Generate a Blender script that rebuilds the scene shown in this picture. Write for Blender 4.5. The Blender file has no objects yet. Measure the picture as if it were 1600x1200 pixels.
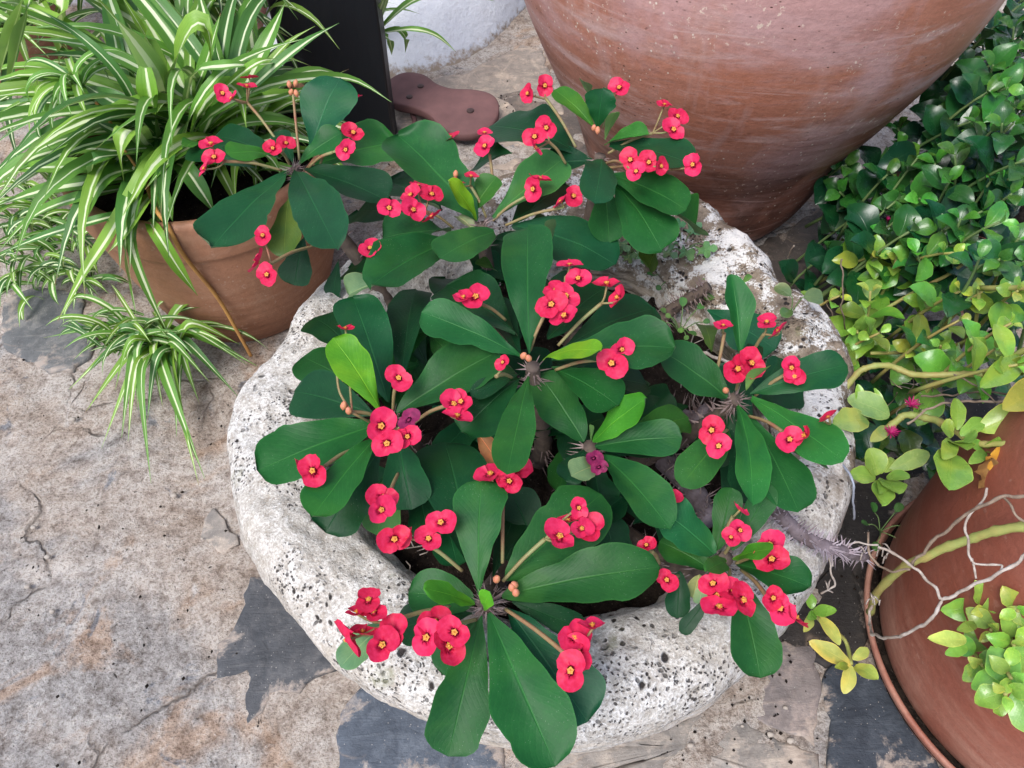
import bpy, math, random
from math import sin, cos, pi, radians, atan2, sqrt, hypot
from mathutils import Vector as V, Matrix, noise, Euler

# ---------------------------------------------------------------- camera, light, exposure
sc = bpy.context.scene
COL = sc.collection
PITCH, FOC, HCAM = radians(52), 1256.0, 1.1
cd = bpy.data.cameras.new('camera'); cam = bpy.data.objects.new('camera', cd); COL.objects.link(cam)
cam.location = (0, 0, HCAM); cam.rotation_euler = (pi/2 - PITCH, 0, 0)
cd.sensor_fit = 'HORIZONTAL'; cd.sensor_width = 36; cd.lens = 36*FOC/1600
cd.clip_start = 0.02; cd.clip_end = 500
sc.camera = cam
SUN_EL, SUN_AZ = radians(58), radians(215)          # azimuth clockwise from +Y: behind the camera, to its left
w = bpy.data.worlds.new('World'); sc.world = w; w.use_nodes = True
nt = w.node_tree; bgn = nt.nodes['Background']
sky = nt.nodes.new('ShaderNodeTexSky'); sky.sky_type = 'NISHITA'; sky.sun_disc = False
sky.sun_elevation = SUN_EL; sky.sun_rotation = SUN_AZ; sky.dust_density = 4.0; sky.air_density = 1.0; sky.ozone_density = 1.0
nt.links.new(sky.outputs[0], bgn.inputs[0]); bgn.inputs[1].default_value = 0.135
sd = bpy.data.lights.new('sun', 'SUN'); sun = bpy.data.objects.new('sun', sd); COL.objects.link(sun)
sd.energy = 1.5; sd.angle = radians(26); sd.color = (1.0, 0.94, 0.85)
sdir = V((sin(SUN_AZ)*cos(SUN_EL), cos(SUN_AZ)*cos(SUN_EL), sin(SUN_EL)))
sun.rotation_euler = sdir.to_track_quat('Z', 'Y').to_euler()
vs = sc.view_settings
vs.view_transform = 'Standard'; vs.look = 'None'; vs.gamma = 1.0; vs.use_curve_mapping = False
vs.exposure = 0.78
vs.use_white_balance = True; vs.white_balance_temperature = 6000; vs.white_balance_tint = 10
sc.render.engine = 'CYCLES'; sc.cycles.use_denoising = True; sc.cycles.max_bounces = 8
sc.cycles.transparent_max_bounces = 6

# ---------------------------------------------------------------- pixel <-> place
FWD = V((0, cos(PITCH), -sin(PITCH))); UPV = V((0, sin(PITCH), cos(PITCH))); RT = V((1, 0, 0)); CAM = V((0, 0, HCAM))
def at(px, py, z):                                   # the point at height z seen at that place of the photograph
    d = FWD + RT*((px-800)/FOC) + UPV*((600-py)/FOC)
    return CAM + d*((z-HCAM)/d.z)
def proj(p):
    q = p-CAM; dz = q.dot(FWD)
    return V((800+FOC*q.dot(RT)/dz, 600-FOC*q.dot(UPV)/dz))
def depth(p): return (p-CAM).dot(FWD)
R = random.Random(7)
def N3(x, y, z=0.0): return noise.noise(V((x, y, z)))
def fbm(p, n=4, lac=2.0, gain=0.5):
    a, s, f = 1.0, 0.0, 1.0
    for _ in range(n):
        s += a*noise.noise(p*f); a *= gain; f *= lac
    return s
def sstep(a, b, x):
    t = max(0, min(1, (x-a)/(b-a))); return t*t*(3-2*t)

# ---------------------------------------------------------------- objects
def mesh(name, vs_, fs, uv=None, smooth=True, mats=()):
    m = bpy.data.meshes.new(name); m.from_pydata([tuple(v) for v in vs_], [], fs); m.update()
    if smooth: m.polygons.foreach_set('use_smooth', [True]*len(m.polygons))
    if uv:
        l = m.uv_layers.new(name='UVMap'); buf = []
        for lp in m.loops: buf += uv[lp.vertex_index]
        l.data.foreach_set('uv', buf)
    for x in mats: m.materials.append(x)
    return m
def obj(name, me, parent=None, loc=(0, 0, 0), color=None, kind=None, label=None, cat=None, group=None, rot=None):
    o = bpy.data.objects.new(name, me); COL.objects.link(o)
    if parent is not None:
        o.parent = parent
    o.location = loc
    if rot is not None: o.rotation_euler = rot
    if color: o.color = (*color, 1)
    tag(o, label, cat, group, kind)
    return o
def tag(o, label=None, cat=None, group=None, kind=None):
    if label: o['label'] = label
    if cat: o['category'] = cat
    if group: o['group'] = group
    if kind: o['kind'] = kind
    return o
def thing(name, loc, label, cat, group=None): return obj(name, None, None, loc, None, None, label, cat, group)
ORG = {}
def under(p):                                        # origin of a thing in the world (things are never rotated)
    return V(p.location) if p is not None else V((0, 0, 0))

class MB:                                            # collects verts and faces of one mesh
    def __init__(s): s.v = []; s.f = []; s.uv = []
    def add(s, vv, ff, uv=None):
        o = len(s.v); s.v += vv; s.f += [tuple(i+o for i in f) for f in ff]; s.uv += (uv or [(0.5, 0.5)]*len(vv))
    def build(s, name, mat, parent=None, org=None, **k):
        org = V(org) if org is not None else V((0, 0, 0))
        me = mesh(name, [V(p)-org for p in s.v], s.f, s.uv, k.pop('smooth', True), [mat])
        return obj(name, me, parent, org-under(parent), **k)

def tube(path, rad, n=7, cap=True):
    path = [V(p) for p in path]
    if not hasattr(rad, '__len__'): rad = [rad]*len(path)
    vv, ff, uv = [], [], []
    ref = V((0.3, 0.5, 0.8)).normalized()
    for i, p in enumerate(path):
        t = (path[min(i+1, len(path)-1)]-path[max(i-1, 0)])
        t = t.normalized() if t.length > 1e-9 else V((0, 0, 1))
        a = t.cross(ref)
        if a.length < 1e-3: a = t.cross(V((1, 0, 0)))
        a.normalize(); b = t.cross(a); ref = a.cross(t)*-1 if False else ref
        for k in range(n):
            q = 2*pi*k/n; vv.append(p+(a*cos(q)+b*sin(q))*rad[i]); uv.append((k/n, i/max(1, len(path)-1)))
    m = len(path)
    for i in range(m-1):
        for k in range(n):
            ff.append((i*n+k, i*n+(k+1) % n, (i+1)*n+(k+1) % n, (i+1)*n+k))
    if cap: ff.append(tuple(range(n-1, -1, -1))); ff.append(tuple((m-1)*n+k for k in range(n)))
    return vv, ff, uv
def smooth_path(pts, sub=6):                         # Catmull-Rom through the points
    pts = [V(p) for p in pts]; out = []
    for i in range(len(pts)-1):
        p0, p1, p2, p3 = pts[max(i-1, 0)], pts[i], pts[i+1], pts[min(i+2, len(pts)-1)]
        for j in range(sub):
            t = j/sub
            out.append(0.5*((2*p1)+(p2-p0)*t+(2*p0-5*p1+4*p2-p3)*t*t+(3*p1-p0-3*p2+p3)*t**3))
    out.append(pts[-1]); return out
def grid_faces(n, m, wrap=False):                    # n rows of m
    f = []
    for i in range(n-1):
        for j in range(m if wrap else m-1):
            f.append((i*m+j, i*m+(j+1) % m, (i+1)*m+(j+1) % m, (i+1)*m+j))
    return f

# ---------------------------------------------------------------- materials
class NT:
    def __init__(s, name):
        s.m = bpy.data.materials.new(name); s.m.use_nodes = True; s.t = s.m.node_tree; s.t.nodes.clear()
        s.out = s.n('OutputMaterial'); s.b = s.n('BsdfPrincipled'); s.l(s.b.outputs[0], s.out.inputs[0])
    def n(s, typ, **k):
        x = s.t.nodes.new('ShaderNode'+typ)
        for a, b in k.items(): setattr(x, a, b)
        return x
    def l(s, a, b): s.t.links.new(a, b)
    def val(s, sock, v):
        if isinstance(v, bpy.types.NodeSocket): s.l(v, sock)
        elif hasattr(v, '__len__') and len(v) == 3 and sock.type == 'RGBA': sock.default_value = (*v, 1)
        else: sock.default_value = v
    def coord(s, which='Object', scale=(1, 1, 1), rot=(0, 0, 0)):
        c = s.n('TexCoord'); m = s.n('Mapping'); s.l(c.outputs[which], m.inputs[0])
        m.inputs['Scale'].default_value = scale; m.inputs['Rotation'].default_value = rot
        return m.outputs[0]
    def noise(s, vec, scale, detail=4, rough=0.55, dist=0.0):
        x = s.n('TexNoise'); s.l(vec, x.inputs['Vector']); x.inputs['Scale'].default_value = scale
        x.inputs['Detail'].default_value = detail; x.inputs['Roughness'].default_value = rough; x.inputs['Distortion'].default_value = dist
        return x.outputs['Fac']
    def voro(s, vec, scale, feat='F1', out='Distance', rnd=1.0):
        x = s.n('TexVoronoi', feature=feat); s.l(vec, x.inputs['Vector']); x.inputs['Scale'].default_value = scale
        x.inputs['Randomness'].default_value = rnd
        return x.outputs[out]
    def ramp(s, fac, *stops):
        x = s.n('ValToRGB'); s.l(fac, x.inputs[0]); e = x.color_ramp.elements
        while len(e) < len(stops): e.new(0.5)
        for el, (p, c) in zip(e, stops):
            el.position = p; el.color = (c, c, c, 1) if not hasattr(c, '__len__') else (*c, 1)
        return x.outputs[0]
    def mix(s, fac, a, b, mode='MIX'):
        x = s.n('Mix', data_type='RGBA', blend_type=mode)
        s.val(x.inputs[0], fac); s.val(x.inputs[6], a); s.val(x.inputs[7], b)
        return x.outputs[2]
    def math(s, op, a, b=0.0, c=0.0):
        x = s.n('Math', operation=op); s.val(x.inputs[0], a); s.val(x.inputs[1], b); s.val(x.inputs[2], c)
        return x.outputs[0]
    def bump(s, h, strength=0.5, dist=0.002, prev=None):
        x = s.n('Bump'); s.l(h, x.inputs['Height']); x.inputs['Strength'].default_value = strength; x.inputs['Distance'].default_value = dist
        if prev is not None: s.l(prev, x.inputs['Normal'])
        return x.outputs[0]
    def fin(s, color, rough=0.6, normal=None, spec=0.4):
        s.val(s.b.inputs['Base Color'], color); s.val(s.b.inputs['Roughness'], rough)
        s.val(s.b.inputs['Specular IOR Level'], spec)
        if normal is not None: s.l(normal, s.b.inputs['Normal'])
        return s.m
    def through(s, color, amount, normal=None):      # light that comes through a thin leaf
        tr = s.n('BsdfTranslucent'); s.val(tr.inputs[0], color)
        if normal is not None: s.l(normal, tr.inputs['Normal'])
        mx = s.n('MixShader'); mx.inputs[0].default_value = amount
        s.l(s.b.outputs[0], mx.inputs[1]); s.l(tr.outputs[0], mx.inputs[2]); s.l(mx.outputs[0], s.out.inputs[0])

def leaf_material(name, rough=0.42, rib=0.03, ribmix=0.5, veins=0.25, spec=0.4, thr=0.14, under_=0.35, rim=0.0):
    k = NT(name)
    oi = k.n('ObjectInfo'); col = oi.outputs['Color']
    uv = k.n('UVMap'); sp = k.n('SeparateXYZ'); k.l(uv.outputs[0], sp.inputs[0])
    u, v = sp.outputs[0], sp.outputs[1]
    au = k.math('ABSOLUTE', k.math('SUBTRACT', u, 0.5))                     # 0 midrib .. .5 edge
    ob = k.coord('Object')
    rv = k.n('VectorMath', operation='ADD'); k.l(ob, rv.inputs[0]); k.l(oi.outputs['Location'], rv.inputs[1])
    ob = rv.outputs[0]
    n1 = k.noise(ob, 28, 4); n2 = k.noise(ob, 260, 3)
    c = k.mix(k.ramp(n1, (0.3, 0.0), (0.7, 1.0)), k.mix(1.0, col, (0.72, 0.78, 0.8), 'MULTIPLY'), k.mix(1.0, col, (1.3, 1.14, 1.1), 'MULTIPLY'))
    c = k.mix(k.ramp(n2, (0.45, 0.0), (0.75, 0.35)), c, k.mix(1.0, c, (1.5, 1.35, 1.3), 'MULTIPLY'))
    n3 = k.noise(ob, 13, 3, 0.6, 0.5)
    c = k.mix(k.ramp(n3, (0.52, 0.0), (0.7, 0.55)), c, k.mix(1.0, col, (2.6, 1.45, 0.9), 'MULTIPLY'))
    # side veins run forward from the midrib
    ph = k.math('ADD', k.math('MULTIPLY', v, 44.0), k.math('MULTIPLY', au, -30.0))
    ph = k.math('ADD', ph, k.math('MULTIPLY', n1, 6.0))
    sv = k.math('POWER', k.math('ABSOLUTE', k.math('SINE', ph)), 10.0)
    c = k.mix(k.math('MULTIPLY', k.math('SUBTRACT', 1.0, sv), 0.0), c, c)
    vein = k.math('MULTIPLY', sv, veins)
    lt = k.mix(1.0, col, (3.0, 1.9, 1.7), 'MULTIPLY')
    c = k.mix(k.math('MULTIPLY', vein, 0.35), c, lt)
    rw = k.math('MULTIPLY', k.math('SUBTRACT', 1.1, v), rib)
    rm = k.math('SUBTRACT', 1.0, k.math('SMOOTH_MIN', k.math('DIVIDE', au, rw), 1.0, 0.3))
    rm = k.math('MAXIMUM', rm, 0.0)
    c = k.mix(k.math('MULTIPLY', rm, ribmix), c, lt)
    if rim > 0:
        c = k.mix(k.ramp(au, (0.465, 0.0), (0.5, rim)), c, lt)
    # dust specks
    vd = k.voro(ob, 420); 
    c = k.mix(k.math('MULTIPLY', k.ramp(vd, (0.05, 1.0), (0.12, 0.0)), k.ramp(n1, (0.5, 0.0), (0.62, 0.5))), c, (0.45, 0.5, 0.42))
    geo = k.n('NewGeometry')
    c = k.mix(k.math('MULTIPLY', geo.outputs['Backfacing'], under_), c, (0.34, 0.46, 0.26))
    h = k.math('ADD', k.math('MULTIPLY', sv, -veins), k.math('MULTIPLY', rm, -1.2))
    h = k.math('ADD', h, k.math('MULTIPLY', n2, 0.5))
    nm = k.bump(h, 0.35, 0.0012)
    k.fin(c, k.math('ADD', rough-0.08, k.math('MULTIPLY', n1, 0.18)), nm, spec)
    k.through(k.mix(1.0, c, (1.6, 1.5, 0.7), 'MULTIPLY'), thr)
    return k.m
M = {}
M['leaf'] = leaf_material('crown_of_thorns_leaf', 0.48, 0.045, 0.75, 0.12, 0.22, 0.06, 0.35, 0.4)
M['glossy'] = leaf_material('sunrose_leaf', 0.26, 0.02, 0.3, 0.06, 0.5, 0.05, 0.2, 0.55)
M['weed'] = leaf_material('weed_leaf', 0.55, 0.05, 0.4, 0.5, 0.3, 0.15)
def strap_material():
    k = NT('spider_plant_leaf'); oi = k.n('ObjectInfo'); col = oi.outputs['Color']
    uv = k.n('UVMap'); sp = k.n('SeparateXYZ'); k.l(uv.outputs[0], sp.inputs[0]); u, v = sp.outputs[0], sp.outputs[1]
    nn = k.n('CombineXYZ'); k.l(k.math('MULTIPLY', u, 26.0), nn.inputs[0]); k.l(k.math('MULTIPLY', v, 2.0), nn.inputs[1]); k.l(k.math('MULTIPLY', oi.outputs['Random'], 40.0), nn.inputs[2])
    st = k.noise(nn.outputs[0], 1.0, 3)
    au = k.math('ABSOLUTE', k.math('SUBTRACT', u, 0.5))
    wd = k.math('ADD', 0.04, k.math('MULTIPLY', k.math('FRACT', k.math('MULTIPLY', oi.outputs['Random'], 7.31)), 0.11))
    m = k.math('SUBTRACT', k.math('ADD', wd, k.math('MULTIPLY', k.math('SUBTRACT', st, 0.5), 0.16)), au)
    m = k.ramp(k.math('ADD', k.math('MULTIPLY', m, 14.0), 0.5), (0.25, 0.0), (0.75, 1.0))
    m = k.math('MULTIPLY', m, k.ramp(v, (0.0, 0.55), (0.12, 1.0), (0.9, 1.0), (1.0, 0.1)))
    g = k.mix(st, k.mix(1.0, col, (0.6, 0.7, 0.6), 'MULTIPLY'), k.mix(1.0, col, (1.35, 1.2, 1.3), 'MULTIPLY'))
    c = k.mix(m, g, (0.66, 0.74, 0.46))
    geo = k.n('NewGeometry'); c = k.mix(k.math('MULTIPLY', geo.outputs['Backfacing'], 0.3), c, (0.4, 0.52, 0.3))
    tipr = k.math('MULTIPLY', k.ramp(v, (0.93, 0.0), (0.985, 1.0)), k.ramp(oi.outputs['Random'], (0.55, 0.0), (0.6, 1.0)))
    c = k.mix(tipr, c, (0.2, 0.12, 0.06))
    nm = k.bump(st, 0.4, 0.0012)
    k.fin(c, 0.42, nm, 0.4); k.through(k.mix(1.0, c, (1.2, 1.2, 0.7), 'MULTIPLY'), 0.2)
    return k.m
M['strap'] = strap_material()
def simple(name, col, col2=None, scale=60, rough=0.7, bump=0.3, dist=0.001, spec=0.3, stretch=(1, 1, 1), thr=0):
    k = NT(name); ob = k.coord('Object', stretch); n = k.noise(ob, scale, 5)
    c = k.mix(k.ramp(n, (0.3, 0.0), (0.7, 1.0)), col, col2 or tuple(min(1, x*0.6) for x in col))
    k.fin(c, rough, k.bump(n, bump, dist), spec)
    if thr: k.through(c, thr)
    return k.m
M['bract'] = None
def bract_material():
    k = NT('red_bract'); ob = k.coord('Object'); oi = k.n('ObjectInfo')
    n = k.noise(ob, 300, 3); uv = k.n('UVMap'); sp = k.n('SeparateXYZ'); k.l(uv.outputs[0], sp.inputs[0])
    c = k.mix(oi.outputs['Random'], (0.56, 0.008, 0.045), (0.70, 0.02, 0.10))
    c = k.mix(k.ramp(sp.outputs[1], (0.0, 0.6), (0.4, 0.0)), c, (0.46, 0.004, 0.035))
    c = k.mix(k.ramp(n, (0.4, 0.0), (0.7, 0.35)), c, (0.8, 0.06, 0.18))
    nm = k.bump(n, 0.25, 0.0006); k.fin(c, 0.5, nm, 0.3); k.through(c, 0.25, nm)
    return k.m
M['bract'] = bract_material()
M['wilt'] = simple('wilted_bract', (0.30, 0.02, 0.10), (0.16, 0.01, 0.06), 200, 0.6, thr=0.2)
M['cyath'] = simple('yellow_flower_centre', (0.62, 0.36, 0.05), (0.5, 0.1, 0.03), 500, 0.5)
M['stalk'] = simple('flower_stalk', (0.22, 0.26, 0.10), (0.26, 0.10, 0.06), 40, 0.55)
M['stem'] = simple('thorny_stem', (0.16, 0.12, 0.09), (0.06, 0.045, 0.04), 60, 0.85, 0.8, 0.003)
M['deadstem'] = simple('dead_thorny_stem', (0.24, 0.2, 0.22), (0.09, 0.065, 0.065), 70, 0.9, 0.9, 0.004)
M['spine'] = simple('spine', (0.3, 0.24, 0.22), (0.16, 0.1, 0.09), 100, 0.7)
M['spine_pale'] = simple('pale_spine', (0.42, 0.38, 0.42), (0.25, 0.19, 0.21), 100, 0.7)
M['green_stem'] = simple('succulent_stem', (0.27, 0.33, 0.09), (0.32, 0.25, 0.08), 35, 0.5)
M['dark_stem'] = simple('green_stem', (0.10, 0.19, 0.06), (0.14, 0.2, 0.07), 35, 0.5)
M['twig'] = simple('dry_twig', (0.3, 0.23, 0.17), (0.12, 0.085, 0.06), 90, 0.9, 0.8, 0.002)
M['twig_pale'] = simple('bleached_twig', (0.5, 0.45, 0.4), (0.24, 0.19, 0.15), 90, 0.9, 0.8, 0.002)
M['runner'] = simple('dry_runner', (0.5, 0.27, 0.07), (0.36, 0.18, 0.06), 40, 0.6)
M['deadleaf'] = simple('dead_leaf', (0.3, 0.17, 0.05), (0.16, 0.08, 0.03), 60, 0.7, thr=0.15)
M['yellowleaf'] = simple('yellow_dried_leaf', (0.62, 0.34, 0.03), (0.4, 0.16, 0.03), 45, 0.6, thr=0.2)
M['magenta'] = simple('magenta_petal', (0.42, 0.012, 0.13), (0.28, 0.005, 0.08), 200, 0.5, thr=0.2)
def soil_material():
    k = NT('potting_soil'); ob = k.coord('Object'); n = k.noise(ob, 45, 6, 0.7); v = k.voro(ob, 160)
    c = k.mix(k.ramp(n, (0.35, 0.0), (0.7, 1.0)), (0.007, 0.005, 0.0045), (0.038, 0.028, 0.021))
    c = k.mix(k.ramp(v, (0.1, 0.7), (0.2, 0.0)), c, (0.09, 0.07, 0.055))
    return k.fin(c, 0.95, k.bump(n, 1.0, 0.01), 0.1)
M['soil'] = soil_material()
def basin_material():
    k = NT('weathered_limestone'); ob = k.coord('Object')
    n1 = k.noise(ob, 9, 6, 0.65); n2 = k.noise(ob, 70, 6, 0.7); n3 = k.noise(ob, 22, 5, 0.6, 0.6); nf = k.noise(ob, 330, 4, 0.7)
    c = k.mix(k.ramp(n2, (0.32, 0.0), (0.62, 1.0)), (0.34, 0.31, 0.265), (0.73, 0.715, 0.68))
    c = k.mix(k.ramp(n1, (0.35, 0.55), (0.6, 0.0)), c, (0.43, 0.37, 0.29))
    c = k.mix(k.ramp(nf, (0.40, 0.6), (0.50, 0.0)), c, (0.27, 0.235, 0.2))
    c = k.mix(k.ramp(nf, (0.57, 0.0), (0.66, 0.8)), c, (0.82, 0.81, 0.79))
    # grey-brown crust with white lichen, on the side away from the front
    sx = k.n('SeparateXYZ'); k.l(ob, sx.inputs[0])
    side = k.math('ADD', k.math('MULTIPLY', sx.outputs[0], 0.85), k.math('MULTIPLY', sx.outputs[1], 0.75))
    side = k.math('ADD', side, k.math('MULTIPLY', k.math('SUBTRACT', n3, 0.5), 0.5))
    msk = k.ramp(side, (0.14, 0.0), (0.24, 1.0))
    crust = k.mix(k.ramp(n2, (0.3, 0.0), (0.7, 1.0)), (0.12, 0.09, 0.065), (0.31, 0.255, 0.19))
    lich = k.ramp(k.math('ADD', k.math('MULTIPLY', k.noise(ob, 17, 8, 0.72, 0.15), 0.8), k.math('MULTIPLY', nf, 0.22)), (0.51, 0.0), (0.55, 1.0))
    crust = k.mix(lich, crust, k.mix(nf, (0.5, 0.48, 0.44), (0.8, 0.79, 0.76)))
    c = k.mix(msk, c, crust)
    # warm, banded tool marks low on the wall
    zb = k.math('ADD', sx.outputs[2], k.math('MULTIPLY', n3, 0.05))
    st = k.noise(k.coord('Object', (6, 6, 60)), 3.0, 4)
    c = k.mix(k.math('MULTIPLY', k.ramp(zb, (0.27, 1.0), (0.32, 0.0)), k.ramp(st, (0.42, 0.0), (0.62, 0.8))), c, (0.66, 0.56, 0.44))
    # pits: dark hollows, gathered in patches
    wob = k.n('VectorMath', operation='ADD'); k.l(ob, wob.inputs[0])
    nv = k.n('TexNoise'); k.l(ob, nv.inputs['Vector']); nv.inputs['Scale'].default_value = 60
    sc_ = k.n('VectorMath', operation='SCALE'); k.l(nv.outputs['Color'], sc_.inputs[0]); sc_.inputs['Scale'].default_value = 0.012
    k.l(sc_.outputs[0], wob.inputs[1])
    pv = k.voro(wob.outputs[0], 95); pv2 = k.voro(wob.outputs[0], 36)
    patch = k.ramp(k.noise(ob, 11, 3, 0.6), (0.47, 0.0), (0.6, 1.0))
    pit = k.math('MULTIPLY', k.ramp(pv, (0.16, 1.0), (0.27, 0.0)), patch)
    pit = k.math('MAXIMUM', pit, k.math('MULTIPLY', k.ramp(pv2, (0.1, 1.0), (0.17, 0.0)), k.ramp(k.noise(ob, 8, 2), (0.5, 0.0), (0.56, 1.0))))
    pv3 = k.voro(wob.outputs[0], 210)
    pit = k.math('MAXIMUM', pit, k.math('MULTIPLY', k.ramp(pv3, (0.2, 0.9), (0.34, 0.0)), k.ramp(k.noise(ob, 13, 4, 0.7), (0.5, 0.0), (0.58, 1.0))))
    pit = k.math('MULTIPLY', pit, k.ramp(zb, (0.285, 0.06), (0.315, 1.0)))
    c = k.mix(pit, c, (0.04, 0.034, 0.03))
    c = k.mix(k.ramp(k.noise(ob, 14, 4, 0.6), (0.64, 0.0), (0.74, 0.6)), c, (0.16, 0.17, 0.06))
    h = k.math('ADD', k.math('MULTIPLY', n2, 0.7), k.math('MULTIPLY', nf, 0.35))
    h = k.math('SUBTRACT', h, k.math('MULTIPLY', pit, 0.9))
    return k.fin(c, 0.92, k.bump(h, 0.85, 0.006), 0.15)
M['basin'] = basin_material()
def clay_material(name, ca, cb, bloom, stain, zst=(0.05, 0.35), specks=1.0, rough=0.6, rings=1.0, bl=0.5):
    k = NT(name); ob = k.coord('Object'); sx = k.n('SeparateXYZ'); k.l(ob, sx.inputs[0])
    n1 = k.noise(ob, 5, 5, 0.6, 0.5); band = k.noise(k.coord('Object', (1.6, 1.6, 9)), 3, 6, 0.65, 0.7); nf = k.noise(ob, 120, 5, 0.7)
    c = k.mix(k.ramp(n1, (0.3, 0.0), (0.7, 1.0)), ca, cb)
    c = k.mix(k.ramp(band, (0.5, 0.0), (0.68, bl)), c, bloom)
    drip = k.noise(k.coord('Object', (7, 7, 0.9)), 2.2, 5, 0.6, 0.3)
    c = k.mix(k.ramp(drip, (0.54, 0.0), (0.72, bl*0.75)), c, bloom)
    big = k.noise(ob, 3.1, 6, 0.62, 0.7)
    c = k.mix(k.ramp(big, (0.5, 0.0), (0.62, bl)), c, k.mix(1.0, bloom, (0.92, 0.82, 0.86), 'MULTIPLY'))
    lo = k.math('ADD', sx.outputs[2], k.math('MULTIPLY', k.math('SUBTRACT', band, 0.5), 0.5))
    c = k.mix(k.math('MULTIPLY', k.ramp(lo, (zst[0], 1.0), (zst[1], 0.0)), k.ramp(k.noise(ob, 7, 5, 0.65, 0.8), (0.35, 0.25), (0.6, 0.9))), c, stain)
    c = k.mix(k.ramp(nf, (0.35, 0.3), (0.6, 0.0)), c, k.mix(1.0, c, (0.55, 0.5, 0.48), 'MULTIPLY'))
    blot = k.ramp(k.noise(k.coord('Object', (1, 1, 2.2)), 8, 7, 0.72, 0.4), (0.53, 0.0), (0.58, 0.75*specks))
    c = k.mix(k.math('MULTIPLY', blot, k.ramp(lo, (0.1, 1.0), (0.5, 0.25))), c, k.mix(1.0, c, (0.48, 0.38, 0.33), 'MULTIPLY'))
    chips = k.math('MULTIPLY', k.ramp(k.noise(k.coord('Object', (1, 1, 0.8)), 95, 4, 0.7), (0.615, 0.0), (0.65, 1.0)), k.ramp(k.noise(ob, 7, 5, 0.65), (0.53, 0.05), (0.6, 1.0)))
    c = k.mix(k.math('MULTIPLY', chips, specks), c, (0.66, 0.52, 0.42))
    pa = k.ramp(n1, (0.5, 0.0), (0.6, 1.0))
    wob = k.coord('Object', (1, 1, 0.75))
    vs_ = k.voro(wob, 85); vd = k.voro(k.coord('Object', (1, 1, 1.7)), 60)
    c = k.mix(k.math('MULTIPLY', k.math('MULTIPLY', k.ramp(vs_, (0.08, 1.0), (0.15, 0.0)), pa), specks), c, (0.68, 0.6, 0.5))
    c = k.mix(k.math('MULTIPLY', k.math('MULTIPLY', k.ramp(vd, (0.07, 1.0), (0.13, 0.0)), k.ramp(k.noise(ob, 6, 3), (0.48, 0.0), (0.58, 1.0))), specks), c, (0.07, 0.035, 0.025))
    # scratches that run round the pot
    ang = k.math('ADD', k.math('MULTIPLY', sx.outputs[2], 1.0), k.math('MULTIPLY', k.noise(ob, 2.5, 2), 0.09))
    s1 = k.ramp(k.math('ABSOLUTE', k.math('SUBTRACT', k.math('FRACT', k.math('MULTIPLY', ang, 11.0)), 0.5)), (0.0, 1.0), (0.022, 0.0))
    c = k.mix(k.math('MULTIPLY', k.math('MULTIPLY', s1, k.ramp(k.noise(ob, 9, 4), (0.46, 0.0), (0.6, 0.55))), specks), c, bloom)
    rg = k.noise(k.coord('Object', (0.4, 0.4, 1)), 75, 3)
    h = k.math('ADD', k.math('MULTIPLY', rg, 0.5*rings), k.math('MULTIPLY', nf, 0.5))
    return k.fin(c, k.math('ADD', rough-0.12, k.math('MULTIPLY', n1, 0.25)), k.bump(h, 0.45, 0.004), 0.35)
M['jar'] = clay_material('old_terracotta_jar', (0.38, 0.145, 0.085), (0.47, 0.215, 0.15), (0.56, 0.38, 0.345), (0.10, 0.036, 0.024), (0.16, 0.46), 1.0, 0.5, 1.0, 0.85)
M['pot_tan'] = clay_material('tan_terracotta', (0.32, 0.15, 0.08), (0.40, 0.2, 0.115), (0.42, 0.28, 0.19), (0.2, 0.09, 0.05), (0.0, 0.16), 0.25, 0.6, 1.0, 0.3)
M['pot_red'] = clay_material('red_terracotta', (0.225, 0.064, 0.038), (0.285, 0.09, 0.056), (0.32, 0.15, 0.11), (0.46, 0.27, 0.2), (0.0, 0.2), 0.12, 0.55, 0.6, 0.22)
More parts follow.
